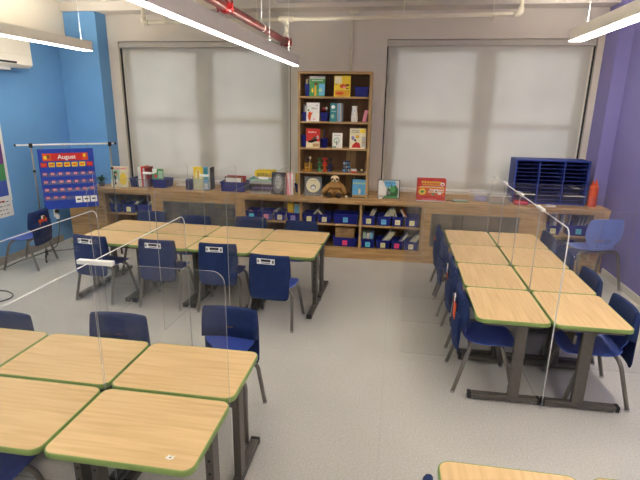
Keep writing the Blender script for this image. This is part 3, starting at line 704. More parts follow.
tag(center(MB().m('c_green').box(.79, .99, 6.42, 6.56, ZT+.0005, ZT+.014, rot=None, bevel=.002).m('c_lgrey').box(.795, .985, 6.425, 6.555, ZT+.0141, ZT+.017).build('notepad')), 'flat green notepad lying on the counter near the right window', 'notepad')
tag(center(MB().m('black').tube([(.70, 6.44, ZT+.007), (.76, 6.47, ZT+.007), (.80, 6.40, ZT+.007)], .006, 8).build('marker')), 'short black marker between red boxes and green notepad', 'marker')
def tray(x, y, w, d, h, label):
    t = thing('clear_tray', label, 'tray', (x, y, ZT))
    b = MB().m('clear_plastic').box(-w/2,w/2,-d/2,-d/2+.004,.001,h).box(-w/2,w/2,d/2-.004,d/2,.001,h).box(-w/2,-w/2+.004,-d/2+.004,d/2-.004,.001,h).box(w/2-.004,w/2,-d/2+.004,d/2-.004,.001,h).box(-w/2,w/2,-d/2,d/2,0,.001)
    b.build('walls', t)
    MB().m('white_plastic').box(-w/2-.002,w/2+.002,-d/2-.002,-d/2,h-.008,h).box(-w/2,w/2,d/2,d/2+.002,h-.008,h).build('rim', t)
tray(1.17, 6.62, .24, .2, .13, 'clear plastic tray left of the blue mail sorter, rear one')
tray(1.37, 6.46, .26, .2, .12, 'clear plastic tray left of the blue mail sorter, front one')
tag(center(MB().m('c_lavender').box(1.10, 1.24, 6.56, 6.68, ZT+.002, ZT+.06, bevel=.003).build('card_deck')), 'pale purple card pack inside the rear clear tray', 'cards')
# mail sorter
SX0, SX1, SY0, SY1, SZ0, SZ1 = 1.555, 2.465, 6.54, 6.86, ZT+.002, 1.425
t = thing('mail_sorter', 'blue cardboard mail sorter with three columns of slots on the counter', 'mail sorter', (2.0, SY0, ZT))
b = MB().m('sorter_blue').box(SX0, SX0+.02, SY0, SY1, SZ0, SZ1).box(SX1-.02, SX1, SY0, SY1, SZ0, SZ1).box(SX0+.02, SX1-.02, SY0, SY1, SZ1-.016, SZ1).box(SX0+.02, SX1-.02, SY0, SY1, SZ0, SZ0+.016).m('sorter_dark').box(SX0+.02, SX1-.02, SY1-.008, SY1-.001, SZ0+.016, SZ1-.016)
b.build('case', t, world=True)
for k in (1, 2):
    x = SX0+(SX1-SX0)*k/3; MB().m('sorter_blue').box(x-.007, x+.007, SY0, SY1-.008, SZ0+.016, SZ1-.016).build('divider', t, world=True)
NS = 11; cols = [(SX0+.02, SX0+(SX1-SX0)/3-.007), (SX0+(SX1-SX0)/3+.007, SX0+(SX1-SX0)*2/3-.007), (SX0+(SX1-SX0)*2/3+.007, SX1-.02)]
for (a, c_) in cols:
    for k in range(1, NS):
        z = SZ0+.01+(SZ1-SZ0-.02)*k/NS
        MB().m('slot_blue').box(a, c_, SY0+.004, SY1-.01, z-.0025, z+.0025).build('slot_shelf', t, world=True)
for x, k, lab in ((1.60, 2, 'left column'), (2.22, 2, 'right column'), (2.30, 4, 'right column, upper slot')):
    z = SZ0+.01+(SZ1-SZ0-.02)*k/NS+.003
    w = .24 if k == 2 else .08
    tag(center(MB().m('c_lgrey').box(x, x+w, SY0-.01, SY0+.25, z, z+.012).build('paper_stack')), 'white paper stack in the mail sorter '+lab, 'paper')
tag(center(MB().m('c_dred').box(1.56, 1.73, 6.40, 6.50, ZT+.0005, ZT+.055, bevel=.003).m('c_hotpink').box(1.57, 1.72, 6.3985, 6.40, ZT+.03, ZT+.045).build('pencil_box')), 'dark red pencil box in front of the mail sorter', 'box')
tag(center(MB().m('c_white').box(1.94, 2.06, 6.35, 6.41, ZT+.0005, ZT+.022, bevel=.006).build('eraser')), 'small white eraser on the counter in front of the mail sorter', 'eraser')
t = thing('crayon_bottle', 'tall orange bottle with pointed top right of the mail sorter', 'bottle', (2.545, 6.53, ZT))
MB().m('c_orange').lathe(0, 0, [(.05,0),(.053,.01),(.053,.24),(.048,.27)], 20).build('body', t)
b = MB().m('c_orange')
for a in range(3): b.lathe(.026*math.cos(a*2.1+.4), .026*math.sin(a*2.1+.4), [(.018,.265),(.016,.29),(.008,.315),(.003,.345)], 12)
b.build('tip', t)

# --- bins in the low bookcases
yb = 6.36
bins = [(-4.045, .485, .165, .14, 'c_navy', 'left bin in the bookcase at the blue end'), (-3.845, .485, .19, .14, 'c_paleyel', 'middle bin in the bookcase at the blue end'), (-3.62, .485, .2, .14, None, 'right bin in the bookcase at the blue end')]
def B(cx, z, w, h, note, label): return bin_(cx, yb, z, w, .26, h, 'blue bin '+label, note)
B(-4.075, .486, .17, .13, 'c_navy', 'with navy card in the bookcase by the blue wall')
B(-3.86, .486, .20, .13, 'c_paleyel', 'with yellow card in the bookcase by the blue wall')
B(-3.615, .486, .21, .13, None, 'without card in the bookcase by the blue wall')
B(-1.975, .486, .17, .12, 'c_cyan', 'with light blue card, upper left of the wide bookcase')
B(-1.765, .486, .19, .12, 'c_pink', 'with pink card, upper left of the wide bookcase')
B(-1.565, .486, .16, .12, 'c_cream', 'with cream card, upper left of the wide bookcase')
B(-1.375, .486, .175, .12, 'c_lavender', 'with purple card, upper left of the wide bookcase')
B(-1.145, .486, .19, .12, 'c_paleyel', 'with yellow card, below the round portrait book')
B(-.93, .486, .19, .12, 'c_cream', 'with cream card, below the plush sloth')
B(-.635, .486, .34, .14, 'c_sky', 'the wide one with sky blue card in the middle bay')
B(-.315, .486, .18, .135, 'c_paleyel', 'with yellow card, upper right bay at its left end')
B(-.11, .486, .19, .135, 'c_sky', 'with sky blue card, upper right bay')
B(.078, .486, .155, .135, 'c_cream', 'with cream card, upper right bay')
B(.27, .486, .19, .135, 'c_paleyel', 'with yellow card, upper right bay at its right end')
B(-.315, .161, .18, .12, 'c_cyan', 'with light blue card, lower right bay')
B(-.105, .161, .19, .12, 'c_paleyel', 'with yellow card, lower right bay beside the light blue one')
B(.085, .161, .16, .12, 'c_hotpink', 'with bright pink card, lower right bay')
B(.275, .161, .19, .12, 'c_cream', 'with cream card, lower right bay at its right end')
B(-.635, .161, .34, .13, 'c_hotpink', 'the wide one with bright pink card under the wooden box')
B(-1.0, .161, .2, .13, None, 'without card, lower middle bay')
B(-1.6, .161, .3, .13, None, 'without card, lower left bay')
B(2.07, .486, .18, .12, 'c_paleyel', 'with yellow card below the mail sorter')
B(2.38, .486, .26, .14, 'c_cyan', 'with light blue card below the mail sorter')
B(2.24, .161, .4, .2, 'c_mint', 'with green card on the floor level of the sorter bookcase')
# papers leaning in the bins: each folder a thing
def leaning(cx, z, n, cols, tilt, label, group, L=.22, lay=.011, dx=.02, w=.17, x0=0):
    L *= 1.28
    for i in range(n):
        c = cols[i % len(cols)]
        o = thing('folder', label, 'folder', (cx+x0+(i-(n-1)/2)*dx, yb+.13, z+.012), 0, group)
        M = RY(tilt)
        MB().m(c).box(-lay/2, lay/2, -w/2, w/2, 0, L, rot=M).build('folder_sleeve', o)
        MB().m('c_cream').box(-lay/2+.0012, lay/2-.0012, -w/2-.003, -w/2-.0001, .003, L-.004, rot=M).build('folder_pages', o)
leaning(-.11, .486, 4, ['c_white','c_lgrey'], 32, 'white folder leaning in the upper bin with sky blue card', 'folders in the upper sky blue card bin', .2, dx=.022, x0=-.02)
leaning(.07, .486, 3, ['c_lgrey','c_brown','c_white'], -20, 'mixed booklet leaning in the upper bin with cream card', 'booklets in the upper cream card bin', .17, dx=.022)
leaning(.24, .486, 2, ['c_white','c_orange'], -30, 'white or orange booklet in the upper right end bin', 'booklets in the upper end bin', .2, x0=.0)
leaning(-.33, .486, 3, ['c_lgrey','c_lavender'], 25, 'pale booklet in the upper bin at left end of right bay', 'booklets in the left end bin', .17)
leaning(-.105, .161, 4, ['c_white','c_cream'], 34, 'white folder leaning in the lower bin with yellow card', 'folders in the lower yellow card bin', .21, dx=.022, x0=-.02)
leaning(.075, .161, 2, ['c_lavender','c_white'], 36, 'pale folder leaning in the lower bin with bright pink card', 'folders in the lower pink card bin', .19)
leaning(.255, .161, 3, ['c_white','c_cream'], 36, 'white folder leaning in the lower right end bin', 'folders in the lower end bin', .19, dx=.022, x0=-.01)
leaning(-1.16, .486, 2, ['c_white','c_grey'], 40, 'white booklet in the bin with yellow card below the round portrait book', 'booklets below the portrait book', .16)
leaning(-.90, .486, 2, ['c_lgrey','charcoal'], -38, 'grey booklet in the bin below the plush sloth', 'booklets below the sloth', .16)
leaning(-1.76, .486, 3, ['c_lgrey','c_white','c_mint'], 48, 'pale booklet in the bin with pink card', 'booklets in the pink card bin', .15)
leaning(-1.97, .486, 2, ['c_grey','c_pink'], -50, 'grey or pink booklet in the bin with light blue card', 'booklets in the light blue card bin', .14)
leaning(-3.86, .486, 2, ['charcoal','c_grey'], 40, 'dark booklet in the middle bin by the blue wall', 'booklets by the blue wall', .17)
leaning(-4.07, .486, 2, ['charcoal','c_grey'], -30, 'dark booklet in the left bin by the blue wall', 'booklets at the left end', .17)
leaning(-3.62, .486, 2, ['c_dgreen','charcoal'], 30, 'dark booklet in the right bin by the blue wall', 'booklets in the plain bin', .16)
slab_book(-1.425, yb+.06, .497, .085, .235, .012, 'c_gold', 'golden picture book in the bin with purple card', lean=4, art=[('c_yellow','r',(.1,.9,.5,.9)), ('c_brown','e',(.5,.3,.2,.1))])
slab_book(-1.335, yb+.06, .497, .075, .225, .012, 'c_mint', 'mint green booklet in the bin with purple card', lean=4, art=[('c_sky','r',(.1,.9,.4,.9))])
t = thing('wooden_crate', 'plain light wooden box standing in the lower wide bin', 'box', (-.645, 6.50, .169))
b = MB().m('oak').box(-.135,.135,-.06,-.05,0,.235).box(-.135,.135,.05,.06,0,.235).box(-.135,-.125,-.05,.05,0,.235).box(.125,.135,-.05,.05,0,.235); b.build('body', t)
MB().m('oak').box(-.137,.137,-.062,.062,.2351,.245).build('lid', t)
t = thing('clear_bin', 'clear plastic box of papers on the lower light blue card bin', 'box', (-.315, 6.49, .283))
MB().m('clear_plastic').box(-.085,.085,-.12,.12,0,.10, bevel=.01).build('shell', t)
MB().m('c_mint').box(-.07,-.03,-.1,.1,.005,.09).m('c_lgrey').box(-.02,.02,-.1,.1,.005,.085).m('c_sky').box(.03,.07,-.1,.1,.005,.088).build('contents', t)
for i in range(9):
    c = ['c_lgrey','c_white','c_tan','c_grey'][i % 4]
    o = thing('folder', 'thin upright booklet crowded behind the yellow card bin under the sorter', 'folder', (2.10+i*.024, yb+.12, .498), 0, 'booklets under the mail sorter')
    MB().m(c).box(-.007,.007,0,.16,0,.255-.01*(i % 3), rot=RY(3)).build('folder_sleeve', o)
for i in range(6):
    o = thing('folder', 'light grey folder in the bin with light blue card under the sorter', 'folder', (2.37+i*.022, yb+.12, .498), 0, 'grey folders under the mail sorter')
    MB().m('c_lgrey' if i % 2 else 'c_grey').box(-.006,.006,0,.16,0,.22, rot=RY(10)).build('folder_sleeve', o)

# ------------------------------------------------------------------ tables
def make_table(name_label, off=.0625):
    L, W, zt = .66, .49, .65
    t = thing('student_table', name_label, 'table')
    MB().m('maple_laminate').prism(rrect(-L/2+.006, L/2-.006, -W/2+.006, W/2-.006, .044, 8), zt-.027, zt).build('tabletop', t)
    # green rim as a ring around the laminate
    b = MB().m('green_edge'); o_ = rrect(-L/2, L/2, -W/2, W/2, .05, 8); i_ = rrect(-L/2+.006, L/2-.006, -W/2+.006, W/2-.006, .044, 8); m_ = rrect(-L/2+.0025, L/2-.0025, -W/2+.0025, W/2-.0025, .0475, 8)
    rings = [[(x, y, zt-.0005) for x, y in i_], [(x, y, zt+.0004) for x, y in m_], [(x, y, zt-.003) for x, y in o_], [(x, y, zt-.026) for x, y in o_], [(x, y, zt-.029) for x, y in m_], [(x, y, zt-.0285) for x, y in i_]]
    b.grid(rings, closed_u=True); b.build('edge_band', t)
    for s in (-1, 1):
        x = s*(L/2-.04)
        b = MB().m('table_metal')
        b.box(x-.026, x+.026, -W/2+.0, W/2-.0, .018, .056, bevel=.005)      # floor beam
        b.box(x-.02, x+.02, off-.0375, off+.0375, .05, zt-.035, bevel=.004)           # column
        b.box(x-.018, x+.018, -W/2+.05, W/2-.05, zt-.052, zt-.0275, bevel=.003)   # top arm
        b.m('black')
        for k in range(6): b.box(x-.006, x+.006, off-.039, off-.037, .12+k*.07, .132+k*.07)
        b.m('table_metal')
        b.prism([(-.05, zt-.052), (.03, zt-.052), (.03, zt-.12)], x-.004, x+.004, mtx=Matrix(((0,0,1,0),(1,0,0,0),(0,1,0,0),(0,0,0,1))))
        leg = b.build('leg', t)
        MB().m('dark_metal').box(x-.027, x+.027, -W/2-.006, -W/2+.02, .014, .058, bevel=.004).build('end_cap', leg)
        MB().m('dark_metal').box(x-.027, x+.027, W/2-.02, W/2+.003, .014, .058, bevel=.004).build('end_cap', leg)
        for yy in (-W/2+.035, W/2-.035): MB().m('chrome').lathe(x, yy, [(.012,0),(.014,.006),(.006,.008),(.006,.02)], 12).build('glide', leg)
    MB().m('table_metal').box(-L/2+.04, L/2-.04, .085, .105, .50, .565, bevel=.003).build('cross_rail', t)
    return t
TG = 'maple student tables in clusters'
proto = make_table(''); proto2 = make_table('', .02)
tables = []   # (x, y, rot, sx, sy, label)
# front left cluster
G1 = [-1.060, -1.7405, -2.4205]
for i, (x, w) in enumerate(zip(G1, ('right end', 'middle', 'left'))):
    tables.append((x, 2.19, PI, 1.015, .975, 'maple table with green edge, front left cluster, %s of its far row' % w))
for x, w in zip(G1[:2], ('right end', 'left')):
    tables.append((x, 1.695, 0, 1.015, .975, 'maple table with green edge, front left cluster, %s of its near row' % w))
# back left cluster
A2 = -.03
def g2(u, v):   # local position in the cluster to room position
    cx, cy = -2.02, 4.79
    return (cx+u*math.cos(A2)-v*math.sin(A2), cy+u*math.sin(A2)+v*math.cos(A2))
for i, u in enumerate((-.9875, -.33, .33, .9875)):
    w = ('left end', 'second from left', 'second from right', 'right end')[i]
    x, y = g2(u, .248); tables.append((x, y, PI+A2, .992, .995, 'maple table, cluster by the counter, %s of its window side row' % w))
    x, y = g2(u, -.248); tables.append((x, y, A2, .992, .995, 'maple table, cluster by the counter, %s of its near row' % w))
# right cluster
Y3 = [3.465, 4.10, 4.735, 5.365]
for y, w in zip(Y3, ('nearest', 'second nearest', 'third', 'farthest')):
    tables.append((.870, y, -PI/2, .952, 1.01, 'maple table with green edge, right cluster left column, %s of four' % w))
    tables.append((1.387, y, PI/2, .952, 1.04, 'maple table with green edge, right cluster purple wall column, %s of four' % w))
# foreground
tables.append((.515, 1.375, -PI/2, 1.0, 1.12, 'maple table with green edge, only its far end showing at the bottom of the view'))
tables.append((1.09, 1.385, PI/2, 1.0, 1.06, 'maple table corner at bottom right of the view, just peeking in'))
for k, (x, y, r, sx, sy, lab) in enumerate(tables):
    if k == 0:
        proto.location = (x, y, 0); proto.rotation_euler = (0, 0, r); proto.scale = (sx, sy, 1); proto['label'] = lab; proto['group'] = TG
    elif 'purple wall column, nearest' in lab:
        proto2.location = (x, y, 0); proto2.rotation_euler = (0, 0, r); proto2.scale = (sx, sy, 1); proto2['label'] = lab; proto2['group'] = TG
    else: dup(proto2 if 'purple wall column' in lab else proto, (x, y, 0), r, lab, TG, (sx, sy, 1))

b = MB().m('c_white').prism([(-.02,-.006),(0,-.012),(.018,-.004),(.012,.006),(.02,.014),(.002,.010),(-.012,.016)], .6506, .6516).m('c_brown').prism([(-.006,-.004),(.006,-.002),(.002,.006)], .6517, .6522)
o = b.build('paper_scrap'); o.data.transform(TR(-.845, 1.52, 0)); tag(center(o), 'small torn white scrap on the near corner of the front left table', 'scrap')
# ------------------------------------------------------------------ chairs
BROWS = [(-.172,.425,.125), (-.178,.455,.140), (-.184,.50,.185), (-.190,.56,.203), (-.197,.62,.203), (-.204,.68,.195), (-.208,.708,.182), (-.210,.722,.15)]
BROWS = [(a, b_, c_*.90) for a, b_, c_ in BROWS]
def make_chair(cover=True, plastic='blue_plastic', pocket=False, big=False):
    t = thing('school_chair', '', 'chair')
    # seat shell
    N = 12
    rows = []
    for (y, z, hw) in [(.228,.366,.14), (.222,.382,.172), (.195,.394,.196), (.12,.396,.212), (.04,.391,.214), (-.04,.389,.21), (-.10,.392,.20), (-.145,.402,.175), (-.168,.42,.135)]:
        rows.append([(hw*(2*j/N-1), y-(.02*abs(2*j/N-1)**2 if y > .15 else 0), z+.014*abs(2*j/N-1)**2.5*(1 if y < .18 else .3)) for j in range(N+1)])
    rows = [[(x*.94, y, z) for x, y, z in r_] for r_ in rows]
    o = MB().m(plastic).grid(rows).build('seat', t)
    md = o.modifiers.new('thick', 'SOLIDIFY'); md.thickness = .008; md.offset = -1
    o.modifiers.new('sub', 'SUBSURF').levels = 1; o.modifiers['sub'].render_levels = 1
    # backrest shell, with slots near its lower edge on the bare chair
    N = 28; rows = []
    zs = []
    for a, c_ in zip(BROWS, BROWS[1:]):
        for k in range(3):
            f = k/3; zs.append(tuple(a[i]+(c_[i]-a[i])*f for i in range(3)))
    zs.append(BROWS[-1])
    for (y, z, hw) in zs:
        rows.append([(hw*(2*j/N-1), y+.026*(2*j/N-1)**2*(hw/.2), z-.004*(2*j/N-1)**2) for j in range(N+1)])
    skip = (lambda i, j: (1 <= i <= 2 or 4 <= i <= 6) and 7 <= j <= 20 and j % 2 == 1) if not cover else None
    o = MB().m(plastic).grid(rows, skip=skip).build('backrest', t)
    md = o.modifiers.new('thick', 'SOLIDIFY'); md.thickness = .008; md.offset = 0
    # legs: each a bent tube meeting its twin under the seat
    for s in (-1, 1):
        rear = [(s*.222,-.225,.012), (s*.212,-.175,.20), (s*.204,-.142,.325), (s*.198,-.132,.352), (s*.182,-.125,.371), (s*.155,-.122,.378), (0,-.122,.378)]
        front = [(s*.222,.205,.012), (s*.206,.155,.20), (s*.196,.118,.325), (s*.19,.108,.350), (s*.175,.10,.368), (s*.15,.095,.374), (0,.095,.374)]
        for pts in (rear, front):
            lg = MB().m('chair_steel').tube(pts, .0152, 10).build('leg', t)
            MB().m('chrome').lathe(pts[0][0], pts[0][1], [(.012,0),(.0165,.004),(.0165,.016),(.0135,.024)], 12).build('glide', lg)
    MB().m('chair_steel').box(-.06,-.03,-.13,.10,.372,.380).box(.03,.06,-.13,.10,.372,.380).build('seat_bracket', t)
    if cover:
        def cov(pts, hw):
            rows = []
            for (y, z, h) in pts:
                rows.append([(h*(2*j/16-1), y+.022*(2*j/16-1)**2, z-.002*(2*j/16-1)**4) for j in range(17)])
            return rows
        path = [(-.168,.535,.210), (-.178,.62,.211), (-.188,.69,.208), (-.194,.728,.205), (-.202,.738,.203), (-.216,.736,.203), (-.225,.72,.206), (-.227,.68,.209), (-.228,.60,.214), (-.228,.52,.216), (-.229,.43,.216), (-.230,.36,.213), (-.230,.325,.20), (-.231,.312,.175)]
        path = [(a, b_, c_*.905) for a, b_, c_ in path]
        b = MB().m('navy_fabric').grid(cov(path, .2))
        for s in (-1, 1):     # side seams closing front flap to rear panel
            f = [Vector((s*h, y+.022, z-.002)) for (y, z, h) in path[:4]]; r = [Vector((s*h, y+.022, z-.002)) for (y, z, h) in (path[9], path[8], path[7], path[5])]
            b.grid([[p for p in f], [p for p in r]])
        if pocket:
            pp = [(-.234,.60,.185), (-.242,.59,.186), (-.246,.50,.187), (-.244,.42,.186), (-.234,.365,.17)]
            b.grid(cov(pp, .2))
        o = b.build('chair_cover', t)
        md = o.modifiers.new('thick', 'SOLIDIFY'); md.thickness = .004; md.offset = 0
        if not pocket:
            M = TR(-.02, -.2305, .685) @ RX(-1)
            lb = MB().m('white_plastic').box(-.085,.085,-.003,.0005,-.026,.026, rot=M).m('black').box(-.045,.045,-.0038,-.003,-.003,.019, rot=M)
            lb.m('grille_metal').box(-.04,.04,-.0038,-.003,-.019,-.011, rot=M).m('charcoal').box(-.078,-.066,-.0038,-.003,-.012,.012, rot=M).box(.062,.076,-.0038,-.003,-.014,.014, rot=M)
            lb.build('cover_label', o)
        M = TR(0, -.180, .60) @ RX(-8)
        MB().m('c_brown').box(-.024,.024,.004,.007,-.005,.005, rot=M).build('front_tag', o)
    return t
ch = make_chair(True); chp = make_chair(True, pocket=True)
used = set()
GC = 'blue classroom chairs with navy covers'
def place(src, x, y, deg, lab, scale=None, group=GC):
    if src.name not in used:
        used.add(src.name); src.location = (x, y, 0); src.rotation_euler = (0, 0, math.radians(deg)); src['label'] = lab; src['group'] = group
        if scale: src.scale = scale
        return src
    return dup(src, (x, y, 0), math.radians(deg), lab, group, scale)
# cluster by the counter, near side (backs to the camera)
place(ch, -3.05, 4.47, -6, 'navy covered blue chair, left end of the near side, cluster by the counter')
place(ch, -2.325, 4.46, 0, 'navy covered blue chair, second from left, near side of cluster by the counter')
place(ch, -1.69, 4.46, 2, 'navy covered blue chair, third from left, near side of cluster by the counter')
place(ch, -1.075, 4.20, -4, 'navy covered blue chair at right end, pulled out from cluster by the counter')
# far side
place(ch, -3.03, 5.30, 178, 'blue chair with navy cover, left end of the window side, only its top showing')
place(ch, -2.38, 5.18, 181, 'blue chair with navy cover, second from left on the window side, only its top showing')
place(ch, -1.70, 5.26, 180, 'blue chair with navy cover, second from right on the window side, only its top showing')
place(ch, -1.06, 5.18, 179, 'blue chair with navy cover, right end of the window side, only its top showing')
# front left cluster
place(ch, -1.045, 2.63, 180, 'navy covered blue chair behind the right table of the front left cluster')
place(ch, -1.715, 2.40, 181, 'blue chair with navy cover tucked behind the middle table of the front left cluster')
place(ch, -2.45, 2.28, 180, 'blue chair with navy cover tucked behind the leftmost visible table')
place(ch, -1.83, 1.55, 0, 'blue chair tucked under the near left table, only its seat showing at the picture corner')
# right cluster, left side
place(chp, .745, 3.46, -90, 'blue chair with orange item in its pocket, nearest on left of right cluster')
place(chp, .76, 4.15, -90, 'blue chair with black notebook in its pocket, second on left of right cluster')
place(chp, .735, 4.82, -90, 'blue chair with navy cover, third on left side of the right cluster')
place(chp, .735, 5.38, -90, 'blue chair with navy cover, farthest on left side of the right cluster')
# right cluster, right side
place(ch, 1.495, 3.44, 90, 'blue chair with navy cover nearest on the purple wall side of the right cluster')
place(ch, 1.50, 4.08, 90, 'blue chair with navy cover second on the purple wall side of the right cluster')
place(ch, 1.50, 4.72, 90, 'blue chair with navy cover third on the purple wall side of the right cluster')
place(ch, 1.52, 5.34, 90, 'blue chair with navy cover farthest on the purple wall side of the right cluster')
place(ch, .375, 1.33, -90, 'blue chair by the foreground table, only its cover tip showing')
place(chp, -4.60, 5.20, 98, 'blue chair with navy cover beside the blue wall in front of the chart stand')
big = make_chair(False, plastic='light_blue_plastic')
place(big, 2.375, 5.90, 13, 'bare light blue chair without cover in front of the purple wall', (1.2, 1.1, 1.2), 'bare light blue chair')

def pocket_item(x, y, z, rz, parts, label, name='pouch', cat='pouch'):
    o = thing(name, label, cat, (x, y, z), rz)
    b = MB()
    for (m_, a) in parts: b.m(m_).box(*a, bevel=.003)
    b.build('body', o); return o
pocket_item(.503, 3.42, .53, -PI/2, [('c_orange', (-.05,.05,-.004,.004,0,.13)), ('c_white', (-.02,.02,-.006,.0,.13,.19)), ('c_navy', (.022,.04,-.005,.002,.13,.17))], 'orange folder with white slip in the nearest left side chair pocket of the right cluster', 'folder', 'folder')
pocket_item(.518, 4.13, .53, -PI/2, [('black', (-.04,.03,-.004,.004,0,.14)), ('c_white', (-.03,.0,-.006,-.001,.1,.19)), ('c_orange', (.0,.03,-.006,.001,.06,.12))], 'black and white notebook in the second left side chair pocket', 'notebook', 'notebook')
pocket_item(.498, 5.38, .53, -PI/2, [('c_orange', (-.03,.03,-.004,.004,0,.10))], 'small orange card in the farthest left side chair pocket', 'card', 'card')
pocket_item(-4.367, 5.235, .50, math.radians(98), [('c_orange', (-.085,.075,-.006,.006,.05,.13)), ('c_white', (-.03,.03,-.004,.003,.13,.17)), ('c_brown', (.0,.05,-.008,-.002,.12,.165))], 'orange pouch in the cover pocket of the chair by the blue wall')

# ------------------------------------------------------------------ acrylic dividers
def divider(x0, x1, y0, y1, label, roundc=(), H_=1.32, group='clear acrylic dividers', glint=False):
    """clear sheet standing on the floor; runs along x or y"""
    alongx = (x1-x0) > (y1-y0)
    a0, a1 = (x0, x1) if alongx else (y0, y1); c = (y0+y1)/2 if alongx else (x0+x1)/2; th = .006
    L = a1-a0; r = .06; pts = [(0, 0.002), (L, 0.002)]
    if 'hi' in roundc: pts += [(L-r+r*math.cos(q), H_-r+r*math.sin(q)) for q in [PI/2*k/8 for k in range(9)]]
    else: pts += [(L, H_)]
    if 'lo' in roundc: pts += [(r-r*math.sin(q), H_-r+r*math.cos(q)) for q in [PI/2*k/8 for k in range(9)]]
    else: pts += [(0, H_)]
    o = thing('acrylic_divider', label, 'divider', ((x0+x1)/2, (y0+y1)/2, 0), 0, group)
    b = MB(); n = len(pts)
    def P(u, z, w): return (a0+u-(x0+x1)/2, c+w-(y0+y1)/2, z) if alongx else (c+w-(x0+x1)/2, a0+u-(y0+y1)/2, z)
    A = [b.bm.verts.new(P(u, z, -th/2)) for u, z in pts]; Bv = [b.bm.verts.new(P(u, z, th/2)) for u, z in pts]
    b.m('acrylic'); b._new([b.bm.faces.new(A), b.bm.faces.new(Bv[::-1])])
    b.m('acrylic_edge'); b._new([b.bm.faces.new((A[i], A[(i+1) % n], Bv[(i+1) % n], Bv[i])) for i in range(n)])
    b.build('sheet', o)
    if glint:  # thin white tube added to draw the lamp glint along the sheet edge
        q = [PI/2*k/8 for k in range(9)]; line = []
        if 'lo' in roundc: line += [(0, .6 if H_ > 2 else H_*.0+.08)] + [(r-r*math.cos(a), H_-r+r*math.sin(a)) for a in q]
        else: line += [(0, H_)]
        if a0 < 2: line = [(1.85-a0, H_)]
        if 'hi' in roundc: line += [(L-r+r*math.sin(a), H_-r+r*math.cos(a)) for a in q]
        else: line += [(L, H_)]
        MB().m('edge_glint').tube([P(u, z, 0) for u, z in line], .0027 if a0 < 2 else .0042, 6).build('glint_line', o)
    return o
def clip(x, y, z, alongx, label, L=.17):
    o = MB().m('white_plastic')
    if alongx: o.box(x-L/2, x+L/2, y-.014, y+.014, z-.014, z+.007, bevel=.002)
    else: o.box(x-.012, x+.012, y-L/2, y+L/2, z-.014, z+.008, bevel=.003)
    tag(center(o.build('joining_clip')), label, 'clip', 'white joining clips of the dividers')
HZ = 1.32
# front left cluster
xs_ = [-2.765, -2.085, -1.405, -.735]
for i in range(3):
    divider(xs_[i]+.004, xs_[i+1]-.004, 1.940, 1.945, 'clear divider along the middle of the front left cluster, %s' % ('left part', 'centre part', 'right part with rounded corner')[i], ('hi',) if i == 2 else ())
divider(-1.4075, -1.4025, .98, 2.98, 'clear divider crossing the front left cluster, right one', ('hi','lo'), glint=True)
divider(-2.0875, -2.0825, .98, 3.02, 'clear divider crossing the front left cluster, left one', ('hi','lo'), glint=True)
clip(-1.375, 1.9425, HZ+.006, True, 'white clip on the dividers of the front left cluster, right joint', .18)
clip(-2.06, 1.9425, HZ+.006, True, 'white clip on the dividers of the front left cluster, left joint', .18)
# cluster by the counter
for i, (u0, u1) in enumerate(((-1.31,-.662), (-.654,-.004), (.004,.654), (.662,1.31))):
    (xa, ya), (xb, yb_) = g2(u0, 0), g2(u1, 0)
    o = divider((xa+xb)/2-(u1-u0)/2, (xa+xb)/2+(u1-u0)/2, (ya+yb_)/2-.0025, (ya+yb_)/2+.0025, 'clear divider along the middle of the cluster by the counter, %s' % ('left end', 'second from left', 'second from right', 'right end')[i], ('lo',) if i == 0 else ('hi',) if i == 3 else ())
    o.rotation_euler = (0, 0, A2)
for i, u in enumerate((-.658, 0, .658)):
    x, y = g2(u, 0)
    o = divider(x-.0025, x+.0025, y-1.0, y+1.0, 'clear divider crossing the cluster by the counter, %s' % ('left one', 'middle one', 'right one')[i], ('hi','lo'))
    o.rotation_euler = (0, 0, A2)
    clip(x+.02, y, HZ+.006, True, 'white clip on the dividers of the cluster by the counter, %s joint' % ('left', 'middle', 'right')[i], .10)
# right cluster
ys_ = [3.13, 3.783, 4.418, 5.05, 5.70]
for i in range(4):
    divider(1.1185, 1.1235, ys_[i]+.004, ys_[i+1]-.004, 'clear divider between the table columns of the right cluster, %s part' % ('nearest', 'second', 'third', 'farthest')[i], ('lo',) if i == 0 else ('hi',) if i == 3 else (), glint=True)
for i, y in enumerate(ys_[1:4]):
    divider(.13, 2.10, y-.0025, y+.0025, 'clear divider crossing the right cluster, %s one' % ('nearest', 'middle', 'farthest')[i], ('hi','lo'))
    clip(1.121, y, HZ+.006, False, 'white clip on the dividers of the right cluster, %s joint' % ('nearest', 'middle', 'farthest')[i], .17)

# ------------------------------------------------------------------ calendar chart on its stand
ang = math.radians(36.25); cs, sn = math.cos(ang), math.sin(ang)
t = thing('chart_stand', 'thin metal chart stand with casters by the blue wall', 'stand', (-4.625, 5.504, 0), ang)
for s_, nm in ((0.01, 'pole'), (.94, 'pole')):
    MB().m('chair_steel').tube([(s_, 0, .09), (s_, 0, 1.51)], .0095, 10).build(nm, t)
    MB().m('black').tube([(s_, 0, 1.17), (s_, 0, 1.20)], .018, 10).tube([(s_, 0, 1.22), (s_, 0, 1.22)], .012, 6, cap=False).build('collar', t)
    MB().m('black').box(s_-.022, s_+.022, -.018, .018, 1.485, 1.54, bevel=.004).build('corner_joint', t)
    MB().m('dark_metal').tube([(s_, -.22, .075), (s_, .16, .075)], .012, 10).tube([(s_, 0, .07), (s_, 0, .11)], .018, 10).build('foot_bar', t)
    for yy in (-.22, .16):
        MB().m('black').tube([(s_-.010, yy, .027), (s_+.010, yy, .027)], .027, 14).tube([(s_, yy, .03), (s_, yy, .08)], .008, 8).build('caster', t)
